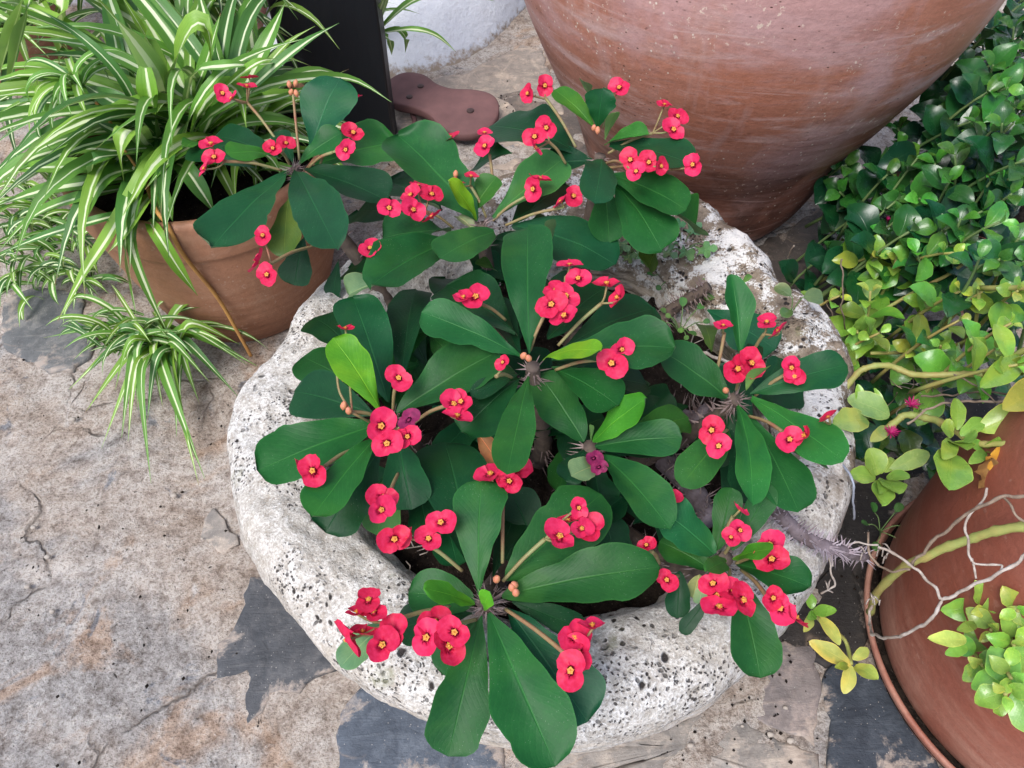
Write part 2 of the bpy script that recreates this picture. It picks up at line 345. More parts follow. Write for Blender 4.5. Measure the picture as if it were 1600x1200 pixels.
def floor_material():
    k = NT('rough_lime_mortar'); ob = k.coord('Object')
    n0 = k.noise(ob, 2.6, 6, 0.65, 0.6); n1 = k.noise(ob, 7, 7, 0.7, 0.6); n2 = k.noise(ob, 48, 7, 0.75); nf = k.noise(ob, 240, 5, 0.75)
    c = k.mix(k.ramp(n1, (0.36, 0.0), (0.6, 1.0)), (0.40, 0.325, 0.26), (0.53, 0.485, 0.435))
    c = k.mix(k.ramp(n0, (0.5, 0.0), (0.58, 0.85)), c, k.mix(n2, (0.2, 0.19, 0.18), (0.46, 0.44, 0.42)))
    c = k.mix(k.ramp(k.noise(ob, 4.2, 6, 0.65, 0.9), (0.55, 0.0), (0.62, 0.65)), c, (0.44, 0.30, 0.2))
    c = k.mix(k.ramp(k.noise(ob, 10, 6, 0.7, 0.9), (0.6, 0.0), (0.66, 0.85)), c, k.mix(n2, (0.10, 0.115, 0.14), (0.3, 0.31, 0.33)))
    c = k.mix(k.ramp(k.noise(ob, 14, 5, 0.7, 0.6), (0.62, 0.0), (0.7, 0.7)), c, (0.58, 0.56, 0.53))
    c = k.mix(k.ramp(n2, (0.36, 0.85), (0.52, 0.0)), c, k.mix(1.0, c, (0.46, 0.41, 0.38), 'MULTIPLY'))
    c = k.mix(k.ramp(n2, (0.56, 0.0), (0.68, 0.7)), c, (0.62, 0.57, 0.51))
    c = k.mix(k.ramp(nf, (0.38, 0.8), (0.5, 0.0)), c, k.mix(1.0, c, (0.42, 0.38, 0.35), 'MULTIPLY'))
    c = k.mix(k.ramp(nf, (0.6, 0.0), (0.7, 0.6)), c, (0.68, 0.65, 0.6))
    wv = k.n('VectorMath', operation='ADD'); k.l(ob, wv.inputs[0])
    nv = k.n('TexNoise'); k.l(ob, nv.inputs['Vector']); nv.inputs['Scale'].default_value = 9; nv.inputs['Detail'].default_value = 4
    sv = k.n('VectorMath', operation='SCALE'); k.l(nv.outputs['Color'], sv.inputs[0]); sv.inputs['Scale'].default_value = 0.12; k.l(sv.outputs[0], wv.inputs[1])
    pit = k.math('MULTIPLY', k.ramp(k.voro(wv.outputs[0], 75), (0.06, 1.0), (0.14, 0.0)), k.ramp(k.noise(ob, 12, 3), (0.52, 0.0), (0.6, 1.0)))
    c = k.mix(pit, c, (0.05, 0.04, 0.034))
    crack = k.ramp(k.voro(wv.outputs[0], 4.2, 'DISTANCE_TO_EDGE'), (0.0, 1.0), (0.016, 0.0))
    crack = k.math('MULTIPLY', crack, k.ramp(k.noise(ob, 6, 4), (0.5, 0.0), (0.58, 0.8)))
    c = k.mix(crack, c, (0.12, 0.095, 0.075))
    h = k.math('ADD', k.math('MULTIPLY', n2, 0.8), k.math('MULTIPLY', nf, 0.4))
    h = k.math('ADD', h, k.math('MULTIPLY', n1, 1.2))
    h = k.math('SUBTRACT', h, k.math('ADD', k.math('MULTIPLY', pit, 0.5), k.math('MULTIPLY', crack, 0.8)))
    return k.fin(c, 0.88, k.bump(h, 0.9, 0.009), 0.2)
M['floor'] = floor_material()
def slab_material():
    k = NT('slate_flagstone'); ob = k.coord('Object'); oi = k.n('ObjectInfo'); col = oi.outputs['Color']
    n1 = k.noise(ob, 7, 6, 0.65, 1.0); n2 = k.noise(ob, 60, 6, 0.72); lay = k.noise(k.coord('Object', (2.5, 14, 2.5), (0, 0, 0.5)), 4, 5, 0.65, 0.6)
    c = k.mix(k.ramp(n1, (0.3, 0.0), (0.7, 1.0)), k.mix(1.0, col, (0.7, 0.72, 0.75), 'MULTIPLY'), k.mix(1.0, col, (1.35, 1.3, 1.25), 'MULTIPLY'))
    c = k.mix(k.ramp(lay, (0.58, 0.0), (0.66, 0.5)), c, k.mix(1.0, col, (2.0, 1.85, 1.65), 'MULTIPLY'))
    c = k.mix(k.ramp(n2, (0.35, 0.55), (0.55, 0.0)), c, k.mix(1.0, c, (0.5, 0.5, 0.52), 'MULTIPLY'))
    vein = k.ramp(k.math('ABSOLUTE', k.math('SUBTRACT', k.noise(ob, 4, 3, 0.5, 0.4), 0.5)), (0.0, 0.7), (0.005, 0.0))
    vein = k.math('MULTIPLY', vein, k.ramp(n1, (0.5, 0.0), (0.6, 0.6)))
    c = k.mix(vein, c, (0.33, 0.24, 0.16))
    uvn = k.n('UVMap'); su = k.n('SeparateXYZ'); k.l(uvn.outputs[0], su.inputs[0])
    edge = k.ramp(su.outputs[0], (0.6, 0.0), (1.0, 0.09))
    sn = k.math('ADD', k.math('ADD', k.math('MULTIPLY', k.noise(ob, 11, 7, 0.75, 0.5), 0.85), k.math('MULTIPLY', n2, 0.15)), edge)
    sand = k.ramp(sn, (0.58, 0.0), (0.66, 0.85))
    c = k.mix(sand, c, k.mix(n2, (0.27, 0.2, 0.15), (0.46, 0.4, 0.34)))
    c = k.mix(k.ramp(k.noise(ob, 25, 6, 0.75, 0.4), (0.5, 0.0), (0.7, 0.6)), c, k.mix(1.0, col, (2.4, 2.2, 2.0), 'MULTIPLY'))
    c = k.mix(k.ramp(k.voro(ob, 150), (0.06, 0.8), (0.1, 0.0)), c, (0.45, 0.42, 0.38))
    return k.fin(c, 0.62, k.bump(k.math('ADD', k.math('MULTIPLY', n2, 0.6), k.math('MULTIPLY', lay, 0.6)), 0.7, 0.005), 0.35)
M['slab'] = slab_material()
def white_material():
    k = NT('limewash'); ob = k.coord('Object'); n1 = k.noise(ob, 6, 5, 0.6); n2 = k.noise(ob, 50, 5, 0.7)
    c = k.mix(k.ramp(n1, (0.35, 0.0), (0.65, 1.0)), (0.64, 0.67, 0.73), (0.75, 0.78, 0.82))
    sx = k.n('SeparateXYZ'); k.l(ob, sx.inputs[0])
    low = k.math('ADD', sx.outputs[2], k.math('MULTIPLY', k.math('SUBTRACT', n2, 0.5), 0.09))
    c = k.mix(k.ramp(low, (-0.004, 1.0), (0.02, 0.0)), c, (0.33, 0.27, 0.21))
    return k.fin(c, 0.85, k.bump(k.math('ADD', n2, k.math('MULTIPLY', n1, 2.0)), 0.6, 0.01), 0.2)
M['white'] = white_material()
def paint_material():
    k = NT('black_paint'); ob = k.coord('Object'); n = k.noise(k.coord('Object', (12, 12, 1.2)), 9, 5); s = k.noise(ob, 14, 5, 0.7)
    c = k.mix(k.ramp(s, (0.62, 0.0), (0.75, 0.4)), (0.009, 0.011, 0.014), (0.07, 0.08, 0.09))
    return k.fin(c, k.math('ADD', 0.38, k.math('MULTIPLY', n, 0.25)), k.bump(n, 0.35, 0.002), 0.4)
M['black'] = paint_material()
M['rubber'] = simple('brown_rubber', (0.165, 0.085, 0.082), (0.115, 0.06, 0.06), 22, 0.75, 0.4, 0.002)
M['plug'] = simple('dark_rubber', (0.06, 0.035, 0.033), (0.04, 0.025, 0.024), 80, 0.6)
M['pebble'] = simple('pebble', (0.42, 0.38, 0.33), (0.28, 0.24, 0.2), 50, 0.8, 0.5)
M['moss'] = simple('moss', (0.10, 0.12, 0.02), (0.05, 0.06, 0.012), 120, 0.95, 0.8, 0.004)
M['cord'] = simple('pale_blue_cord', (0.36, 0.4, 0.48), (0.26, 0.28, 0.33), 200, 0.7)

# ---------------------------------------------------------------- the floor
BC = V((0.048, 0.597, 0))                            # basin
def floor_h(x, y):
    p = V((x, y, 0))
    h = 0.006*fbm(p*2.6, 3)+0.0030*fbm(p*13, 4)+0.0012*noise.noise(p*70)+0.004*sstep(0.05, 0.2, fbm(p*5+V((3, 1, 0)), 3))
    return h
def axis(lo, hi, step, far):
    a = []; x = lo
    while x < hi: a.append(x); x += step
    s = step; l, r = lo, hi; L, Rr = [], [hi]
    while l > -far: s *= 1.5; l -= s; L.append(l)
    s = step
    while Rr[-1] < far: s *= 1.5; Rr.append(Rr[-1]+s)
    return L[::-1]+a+Rr
xs = axis(-1.35, 1.25, 0.0085, 40); ys = axis(-0.05, 2.1, 0.0085, 40)
vv = []
for y in ys:
    for x in xs:
        near = -1.5 < x < 1.4 and -0.2 < y < 2.3
        vv.append((x, y, floor_h(x, y) if near else 0.0))
floor = obj('courtyard_ground', mesh('courtyard_ground', vv, grid_faces(len(ys), len(xs)), None, True, [M['floor']]), kind='structure',
            label='rough beige mortar floor of the courtyard', cat='ground')

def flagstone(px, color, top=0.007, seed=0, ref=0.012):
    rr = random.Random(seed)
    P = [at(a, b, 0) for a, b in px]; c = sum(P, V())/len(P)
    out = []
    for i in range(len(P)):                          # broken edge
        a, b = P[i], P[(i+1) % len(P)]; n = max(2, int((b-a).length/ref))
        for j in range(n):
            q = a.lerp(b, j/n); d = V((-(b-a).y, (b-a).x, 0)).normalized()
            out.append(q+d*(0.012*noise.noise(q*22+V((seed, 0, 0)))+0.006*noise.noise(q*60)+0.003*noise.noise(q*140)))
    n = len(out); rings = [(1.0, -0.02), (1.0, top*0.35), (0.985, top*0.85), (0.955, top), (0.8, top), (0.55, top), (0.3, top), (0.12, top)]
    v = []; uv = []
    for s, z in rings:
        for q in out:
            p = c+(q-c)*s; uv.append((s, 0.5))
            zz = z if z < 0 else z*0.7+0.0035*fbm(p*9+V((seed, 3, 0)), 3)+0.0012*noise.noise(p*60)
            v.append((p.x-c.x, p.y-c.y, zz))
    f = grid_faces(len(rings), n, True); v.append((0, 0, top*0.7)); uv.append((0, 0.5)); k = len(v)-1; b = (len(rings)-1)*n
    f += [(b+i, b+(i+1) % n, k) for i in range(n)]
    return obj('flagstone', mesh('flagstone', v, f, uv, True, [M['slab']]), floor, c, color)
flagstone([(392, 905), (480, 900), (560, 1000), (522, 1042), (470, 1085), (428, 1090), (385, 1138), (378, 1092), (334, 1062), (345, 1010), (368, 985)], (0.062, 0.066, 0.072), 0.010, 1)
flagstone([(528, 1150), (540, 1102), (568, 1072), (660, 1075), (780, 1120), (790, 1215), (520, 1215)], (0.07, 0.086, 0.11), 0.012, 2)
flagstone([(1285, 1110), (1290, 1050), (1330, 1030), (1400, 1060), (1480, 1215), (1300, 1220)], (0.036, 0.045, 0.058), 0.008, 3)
flagstone([(8, 470), (60, 448), (125, 465), (150, 520), (140, 560), (115, 585), (60, 575), (5, 545)], (0.12, 0.125, 0.125), 0.01, 4)
flagstone([(310, 838), (328, 800), (352, 812), (372, 850), (350, 868)], (0.27, 0.245, 0.215), 0.004, 5)
flagstone([(800, 1165), (1000, 1150), (1120, 1100), (1190, 1140), (1270, 1180), (1280, 1225), (800, 1225)], (0.245, 0.225, 0.2), 0.006, 7)
flagstone([(1135, 1095), (1210, 1010), (1275, 1010), (1280, 1100), (1272, 1165), (1200, 1135)], (0.2, 0.175, 0.165), 0.008, 8)
flagstone([(1290, 330), (1400, 330), (1470, 420), (1400, 500), (1300, 450)], (0.13, 0.125, 0.125), 0.008, 12)
flagstone([(600, 140), (720, 118), (840, 60), (880, 180), (800, 270), (640, 260)], (0.3, 0.255, 0.21), 0.006, 13)
flagstone([(1185, 385), (1290, 320), (1340, 420), (1350, 600), (1300, 640), (1200, 470)], (0.055, 0.046, 0.04), 0.006, 21)  # added slab; its dark brown carries the shade of jar, leaves and basin
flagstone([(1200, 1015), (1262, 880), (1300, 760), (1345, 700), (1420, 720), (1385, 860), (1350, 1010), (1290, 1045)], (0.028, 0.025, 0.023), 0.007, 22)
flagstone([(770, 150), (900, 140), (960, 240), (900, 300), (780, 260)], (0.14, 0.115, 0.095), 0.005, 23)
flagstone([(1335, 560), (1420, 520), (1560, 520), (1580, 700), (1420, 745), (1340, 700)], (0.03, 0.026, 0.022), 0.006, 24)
for i in range(26):                                  # loose pebbles
    a, b = R.choice([(R.uniform(10, 330), R.uniform(560, 1190)), (R.uniform(620, 860), R.uniform(110, 260)), (R.uniform(1050, 1280), R.uniform(1010, 1190))])
    r = R.uniform(0.0025, 0.006); p = at(a, b, floor_h(*at(a, b, 0)[:2])+0.006+r*0.4)
    v, f, _ = [], [], 0
    for ii in range(5):
        for jj in range(7):
            th, ph = pi*(ii+0.5)/5, 2*pi*jj/7
            q = V((sin(th)*cos(ph), sin(th)*sin(ph)*0.8, cos(th)*0.6)); v.append(q*r*(1+0.3*noise.noise(q*2+p*50)))
    f = grid_faces(5, 7, True)+[tuple(range(6, -1, -1)), tuple(range(28, 35))]
    obj('pebble', mesh('pebble', v, f, None, True, [M['pebble']]), None, p, label='small pale pebble lying loose on the mortar floor', cat='pebble', group='loose pebbles on the floor')

# ---------------------------------------------------------------- white wall, post, flip-flop
def wall():
    v = []; nx, nz = 150, 70
    for j in range(nz):
        s = j/(nz-1)
        for i in range(nx):
            x = -3.2+5.6*i/(nx-1)
            foot = 0.03+0.37*max(0.0, 1-max(0.0, (x+0.32)/0.37)**2.2)*sstep(-0.85, -0.55, x)
            if s < 0.5: z = 0.42*(s/0.5)**1.4-0.02; k = (1-min(1, (z+0.02)/0.36))**1.1
            else: z = 0.40+(s-0.5)/0.5*1.8; k = 0
            y = 2.2+0.06*sstep(0.0, 0.3, x)-foot*k+0.012*fbm(V((x*4, z*4, 0)), 3)
            v.append((x, y, z))
    for (x, z) in ((-3.2, 2.2), (2.4, 2.2)): v.append((x, 2.7, z))
    f = grid_faces(nz, nx)
    o = obj('limewashed_wall', mesh('limewashed_wall', v[:-2], f, None, True, [M['white']]), None, (0, 0, 0), label='white limewashed wall with a bulging foot behind the black post', cat='wall')
    md = o.modifiers.new('thick', 'SOLIDIFY'); md.thickness = 0.25; md.offset = -1
wall()
def post():
    a, b = at(617, 222, 0), at(470, 222, 0); cx = (a.x+b.x)/2; hw = abs(a.x-b.x)/2
    o = V((cx, a.y+0.03, 0)); m = MB()
    hx, hy, r = hw, 0.03, 0.004
    for zi in range(31):
        z = 1.15*zi/30-0.01
        for (x, y) in ((-hx+r, -hy), (hx-r, -hy), (hx, -hy+r), (hx, hy-r), (hx-r, hy), (-hx+r, hy), (-hx, hy-r), (-hx, -hy+r)):
            w_ = 0.0012*noise.noise(V((x*9, y*9, z*6)))
            m.v.append(V((o.x+x+w_, o.y+y+w_, z)))
    m.f = grid_faces(31, 8, True)+[tuple(range(7, -1, -1)), tuple(range(240, 248))]
    m.uv = [(0, 0)]*len(m.v)
    m.build('black_post', M['black'], None, o, label='flat black painted post standing by the white wall', cat='post', smooth=False)
post()
def flip_flop():
    A, B = at(608, 128, 0.05), at(770, 204, 0.03)
    d = (B-A); L = d.length; d.normalize(); s = V((-d.y, d.x, 0)).normalized(); c = (A+B)/2; c.z = 0
    t = thing('flip_flop', c, 'brown rubber flip flop lying sole up between the post and the large jar', 'flip flop')
    prof = [(0.0, 0.0), (0.02, 0.16), (0.08, 0.27), (0.2, 0.33), (0.35, 0.27), (0.5, 0.28), (0.65, 0.38), (0.8, 0.43), (0.9, 0.36), (0.97, 0.2), (1.0, 0.0)]
    pr = smooth_path([V((x-0.5, y, 0)) for x, y in prof], 4)
    ol = [V((p.x*L, p.y*L*0.62, 0)) for p in pr]+[V((p.x*L, -p.y*L*0.56, 0)) for p in pr[-2:0:-1]]
    n = len(ol); rings = [(0.94, 0), (1.0, 0.004), (1.0, 0.018), (0.975, 0.0205), (0.85, 0.021), (0.55, 0.0208), (0.2, 0.021)]
    def place(q):                                    # lies tilted: heel end held up by the strap below
        q2 = d*q.x+s*q.y; z = 0.022+q.z+0.018*(0.5-q.x/L)+0.006*sin(q.x/L*5)+q.y*0.12
        return c+V((q2.x, q2.y, z))
    m = MB(); m.v = [place(V((q.x*k, q.y*k, z))) for k, z in rings for q in ol]; m.uv = [(0, 0)]*len(m.v)
    m.f = grid_faces(len(rings), n, True)+[tuple(range(n-1, -1, -1)), tuple(range((len(rings)-1)*n, len(rings)*n))]
    m.build('sole', M['rubber'], t, c)
    for x, y, r in ((0.28, 0.02, 0.0085), (-0.24, 0.075, 0.0075), (-0.24, -0.07, 0.0075)):
        p0 = place(V((x*L, y*L*1.0, 0.0215)))
        m = MB(); rg = [(1.0, -0.004), (1.0, 0.0012), (0.85, 0.002), (0.45, 0.0016), (0.2, 0.0024)]
        for k, z in rg:
            for i in range(14): m.v.append(p0+V((cos(i*pi/7)*r*k, sin(i*pi/7)*r*k, z)))
        m.uv = [(0, 0)]*len(m.v); m.f = grid_faces(5, 14, True)+[tuple(range(56, 70))]
        m.build('strap_plug', M['plug'], t, p0)
    a = place(V((-0.24*L, -0.07*L, 0.0))); b = place(V((0.28*L, 0.02*L, 0.0))); e = at(652, 196, 0.012)
    m = MB(); m.add(*tube(smooth_path([a, a+(e-a)*0.5+V((0, 0, -0.012)), e, e.lerp(b, 0.5)+V((0, 0, -0.004)), b]), 0.006, 8)); m.build('strap', M['rubber'], t, a)
flip_flop()

# ---------------------------------------------------------------- turned pots
def lathe(prof, n, wob=0.0, seed=0):
    pr = smooth_path([V((r, 0, z)) for r, z in prof], 5); v = []
    for p in pr:
        for i in range(n):
            a = 2*pi*i/n
            k = 1+wob*noise.noise(V((cos(a)*1.3+seed, sin(a)*1.3, p.z*4)))
            v.append((p.x*k*cos(a), p.x*k*sin(a), p.z))
    return v, grid_faces(len(pr), n, True)+[tuple(range(n-1, -1, -1))]
v, f = lathe([(0.17, 0.0), (0.188, 0.0), (0.2, 0.01), (0.222, 0.05), (0.240, 0.1), (0.272, 0.2), (0.322, 0.3), (0.384, 0.45), (0.415, 0.62), (0.40, 0.78), (0.33, 0.92), (0.24, 1.0), (0.26, 1.05), (0.28, 1.06), (0.26, 1.05), (0.22, 1.0), (0.3, 0.9), (0.36, 0.75)], 120, 0.012, 3)
jar = obj('terracotta_jar', mesh('terracotta_jar', v, f, None, True, [M['jar']]), None, (0.393, 1.394, 0.0), label='huge bulging terracotta jar with white bloom, dark stains and scratches', cat='jar')
LP = V((-0.503, 1.1, 0))
v, f = lathe([(0.11, 0.0), (0.14, 0.0), (0.15, 0.008), (0.168, 0.06), (0.188, 0.14), (0.202, 0.21), (0.207, 0.25), (0.212, 0.258), (0.214, 0.27), (0.216, 0.318), (0.212, 0.330), (0.203, 0.331), (0.196, 0.322), (0.192, 0.29), (0.18, 0.2)], 110, 0.008, 1)
lpot = thing('terracotta_pot', LP, 'tan terracotta bowl pot overflowing with the big striped spider plant', 'pot')
obj('pot_wall', mesh('pot_wall', v, f, None, True, [M['pot_tan']]), lpot)
def soil_disc(parent, org, r, z, amp=0.012, n=60, seed=0):
    m = MB(); rings = 22
    for i in range(rings):
        for j in range(n):
            a = 2*pi*j/n; q = V((cos(a)*r*i/(rings-1), sin(a)*r*i/(rings-1), 0))
            m.v.append(org+q+V((0, 0, z+amp*fbm((q+V((seed, 0, 0)))*26, 3)+amp*0.4*noise.noise(q*150))))
    m.uv = [(0, 0)]*len(m.v); m.f = grid_faces(rings, n, True)
    return m.build('soil', M['soil'], parent, org)
soil_disc(lpot, LP, 0.188, 0.28)
RP = V((0.734, 0.388, 0))
v, f = lathe([(0.2, 0.018), (0.222, 0.018), (0.228, 0.022), (0.236, 0.05), (0.243, 0.09), (0.246, 0.15), (0.245, 0.25), (0.237, 0.34), (0.215, 0.43), (0.2, 0.46), (0.207, 0.475), (0.208, 0.5), (0.2, 0.508), (0.19, 0.5), (0.185, 0.46), (0.2, 0.4)], 130, 0.004, 5)
rpot = thing('terracotta_pot', RP, 'smooth red terracotta pot standing in a saucer, dry twigs lying across it', 'pot')
obj('pot_wall', mesh('pot_wall', v, f, None, True, [M['pot_red']]), rpot)
soil_disc(rpot, RP, 0.183, 0.46, seed=2)
v, f = lathe([(0.2, 0.0), (0.232, 0.0), (0.24, 0.004), (0.249, 0.026), (0.254, 0.036), (0.2535, 0.042), (0.248, 0.042), (0.243, 0.03), (0.235, 0.017), (0.1, 0.016), (0.01, 0.016)], 120, 0.004, 9)
saucer = thing('plant_saucer', RP, 'shallow terracotta saucer with dark dirt in it under the red pot', 'saucer')
obj('saucer_dish', mesh('saucer_dish', v, f, None, True, [M['pot_red']]), saucer)
m = MB(); n = 160                                    # dirt washed into the gap
for (dr, dz) in ((-0.012, 0.016), (-0.008, 0.023), (0.0, 0.026), (0.006, 0.025), (0.0105, 0.018)):
    for i in range(n):
        a = 2*pi*i/n; q = V((cos(a), sin(a), 0)); m.v.append(RP+q*(0.2365+dr)+V((0, 0, dz+0.003*noise.noise(q*22+V((dr*90, 0, 0))))))
m.uv = [(0, 0)]*len(m.v); m.f = grid_faces(5, n, True); m.build('dirt', M['soil'], saucer, RP)
PB = V((0.86, 1.16, 0))
v, f = lathe([(0.09, 0.0), (0.13, 0.0), (0.135, 0.01), (0.15, 0.08), (0.165, 0.15), (0.175, 0.16), (0.177, 0.19), (0.165, 0.195), (0.158, 0.185), (0.14, 0.1)], 70, 0.004, 5)
bpot = thing('terracotta_pot', PB, 'dark red terracotta pot buried among the glossy leaves right of the jar', 'pot')
obj('pot_wall', mesh('pot_wall', v, f, None, True, [M['pot_red']]), bpot); soil_disc(bpot, PB, 0.155, 0.165, seed=4)
for (q, lab, sd_) in ((at(345, 95, 0), 'dark brown terracotta pot in the shade behind the big spider plant', 1), (at(20, 130, 0), 'terracotta pot half hidden under long lime striped leaves', 2)):
    k = 1.0; v, f = lathe([(0.08, 0.0), (0.11, 0.0), (0.115, 0.01), (0.135, 0.12), (0.15, 0.24), (0.165, 0.25), (0.167, 0.29), (0.155, 0.295), (0.148, 0.27), (0.13, 0.15)], 60, 0.006, sd_)
    t = thing('terracotta_pot', q+V((0, 0.1, 0)), lab, 'pot'); obj('pot_wall', mesh('pot_wall', v, f, None, True, [M['pot_red'] if sd_ == 1 else M['pot_tan']]), t)
    soil_disc(t, V(t.location), 0.145, 0.255, seed=8)

# ---------------------------------------------------------------- the stone basin
OUT = [(355, 680), (358, 740), (370, 810), (405, 885), (450, 950), (520, 1032), (580, 1075), (640, 1105), (750, 1145), (840, 1156), (930, 1156), (1020, 1135), (1100, 1100), (1160, 1055), (1210, 1000), (1262, 930), (1300, 850), (1335, 760), (1338, 690), (1330, 570), (1275, 480), (1230, 450), (1190, 400), (1150, 368), (1110, 325), (1065, 290), (500, 440), (470, 480), (440, 540), (395, 590), (370, 630)]
oa = sorted((atan2(p.y-BC.y, p.x-BC.x), hypot(p.x-BC.x, p.y-BC.y)) for p in (at(a, b, 0.29) for a, b in OUT))
oa = [(oa[-1][0]-2*pi, oa[-1][1])]+oa+[(oa[0][0]+2*pi, oa[0][1])]
def outline(a):
    a = (a+pi) % (2*pi)-pi
    for (a0, r0), (a1, r1) in zip(oa, oa[1:]):
        if a0 <= a <= a1:
            t = (a-a0)/max(1e-6, a1-a0); t = t*t*(3-2*t); return r0+(r1-r0)*t
    return 0.386
RIMZ = 0.318
def basin():
    prof = [(-0.10, -0.01), (-0.085, 0.02), (-0.05, 0.09), (-0.022, 0.17), (-0.004, 0.24), (0.0, 0.275), (-0.004, 0.296), (-0.018, 0.311), (-0.042, 0.318), (-0.068, 0.314), (-0.09, 0.303), (-0.103, 0.28), (-0.112, 0.25), (-0.122, 0.2), (-0.14, 0.16)]
    pr = smooth_path([V((r, 0, z)) for r, z in prof], 9); n = 300; v = []
    for p in pr:
        for i in range(n):
            a = 2*pi*i/n; ro = outline(a)
            inner = sstep(-0.05, -0.1, p.x) if p.z > 0.15 else 0
            r = ro+p.x*(1.0)+inner*(0.372-ro)*0.75
            q = V((cos(a)*r, sin(a)*r, p.z))
            rough = 0.011*fbm(q*7, 3)+0.006*fbm(q*24+V((9, 0, 0)), 3)+0.0035*noise.noise(q*90)
            if cos(a)*0.75+sin(a)*0.66 > 0.1: rough += 0.008*fbm(q*16+V((0, 4, 0)), 3)
            nrm = V((cos(a), sin(a), 0)) if p.z < 0.28 and p.x > -0.05 else (V((0, 0, 1)) if p.x > -0.1 else V((-cos(a), -sin(a), 0)))
            if nrm.z == 0 and p.x > -0.05: rough *= 0.5
            v.append(q+nrm*rough)
    t = thing('stone_basin', BC, 'round rough white limestone basin with a pitted rim, filled with a red flowering plant', 'basin')
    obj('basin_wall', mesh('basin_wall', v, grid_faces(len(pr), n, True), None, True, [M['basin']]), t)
    soil_disc(t, BC, 0.29, 0.235, 0.025, 110, 5)
    return t
basin_t = basin()

# ---------------------------------------------------------------- leaves
def blade(L, W, arch=0.06, fold=0.25, a=0.85, k=4.0, wav=0.05, seed=0, ns=22, nx=4, pet=0.05, tip=0.0, wf=2.2, curl=0.0, twist=0.0):
    """an obovate leaf along +Y, face up +Z, base and tip on the y axis"""
    v, uv = [], []
    mx = max((t/100)**a*(1-(t/100)**k)**0.5 for t in range(1, 100))
    for i in range(ns+1):
        t = 1-(1-i/ns)**1.15
        h = (max(t, 1e-4)**a*max(0.0, 1-t**k)**0.5)/mx
        h = max(h, pet*(1-t)) if t < 0.98 else h
        if tip > 0: h *= 1-tip*sstep(0.55, 1.0, t)
        zc = arch*L*4*t*(1-t)-curl*L*max(0, t-0.6)**2*4
        tw = twist*t
        for j in range(-nx, nx+1):
            u = j/nx; hw = h*W/2
            e = wav*W*abs(u)**2*(noise.noise(V((t*wf*1.6+seed*3.1, (u > 0)*7.3+seed, 0.5))))
            eo = 1+wav*1.1*noise.noise(V((t*wf*2.3+seed*1.7, (u > 0)*5.1, 2.5)))-wav*0.9*max(0.0, noise.noise(V((t*11+seed*2.7, (u > 0)*3.3, 6.5)))-0.2)
            x = u*hw*eo; z = fold*hw*abs(u)**1.4+e+0.018*L*noise.noise(V((u*1.3+seed, t*3.2, seed*0.7)))*min(1, t*3)*(1-t)*2
            x2 = x*cos(tw)-z*sin(tw); z2 = x*sin(tw)+z*cos(tw)
            v.append(V((x2, t*L, zc+z2))); uv.append((0.5+u*0.5, t))
    return v, grid_faces(ns+1, 2*nx+1), uv
def frame(y, up=V((0, 0, 1)), roll=0.0):
    y = y.normalized(); z = up-y*up.dot(y)
    if z.length < 1e-3: z = V((0, -1, 0.2))
    z.normalize(); x = y.cross(z); x.normalize()
    if roll:
        q = Matrix.Rotation(roll, 3, y); x = q @ x; z = q @ z
    return Matrix((x, y, z)).transposed()
def px_width(mid, side, axis2, wpx):
    a, b = proj(mid+side*0.01), proj(mid-side*0.01); d = (a-b)/0.02
    per = abs(d.x*axis2.y-d.y*axis2.x)
    full = FOC/depth(mid)
    return wpx/max(per, 0.5*full)

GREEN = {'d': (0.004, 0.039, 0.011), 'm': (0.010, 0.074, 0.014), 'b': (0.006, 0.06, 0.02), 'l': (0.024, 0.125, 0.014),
         'y': (0.085, 0.27, 0.008), 'o': (0.04, 0.105, 0.015), 'p': (0.17, 0.27, 0.12), 'g': (0.024, 0.13, 0.026)}
NORMAL_UP = V((0, -0.12, 1)).normalized()
EP = V((0.04, 0.6, 0.24))
euph = thing('crown_of_thorns', EP, 'crown of thorns plant with broad green leaves and red flowers filling the stone basin', 'plant')
def eleaf(b, t, w, col='m', lay=0, zc=0.45, dz=None, roll=None, mat='leaf', arch=None, fold=None, name='leaf', **k):
    zb = zc-0.008*lay
    B = at(b[0], b[1], zb)
    T = at(t[0], t[1], zb+(dz if dz is not None else 0.03-0.026*lay))
    L = (T-B).length
    F = frame(T-B, NORMAL_UP, R.uniform(-0.16, 0.16) if roll is None else roll)
    ax = (proj(T)-proj(B)).normalized()
    W = px_width(B.lerp(T, 0.6), F.col[0], ax, w)
    W = min(W, L*0.85)
    sd_ = R.random()*50
    v, f, uv = blade(L, W, R.uniform(0.03, 0.08) if arch is None else arch, R.uniform(0.05, 0.3) if fold is None else fold,
                     k.pop('a', R.uniform(0.75, 1.0)), k.pop('k', R.uniform(3.6, 5.5)), k.pop('wav', R.uniform(0.08, 0.2)), sd_, tip=k.pop('tip', 0.0), **k)
    me = mesh(name, [F @ p for p in v], f, uv, True, [M[mat]])
    c = GREEN[col] if isinstance(col, str) else col
    j = R.uniform(0.85, 1.18); c = (c[0]*j*R.uniform(0.85, 1.2), c[1]*j, c[2]*j*R.uniform(0.85, 1.2))
    return obj(name, me, euph, B-EP, c)
ROS = {1: (460, 260, 0.47), 2: (752, 350, 0.45), 3: (938, 242, 0.49), 4: (832, 572, 0.48), 5: (610, 655, 0.45), 6: (922, 697, 0.425), 7: (1150, 622, 0.44), 8: (760, 944, 0.43), 9: (1135, 872, 0.415)}
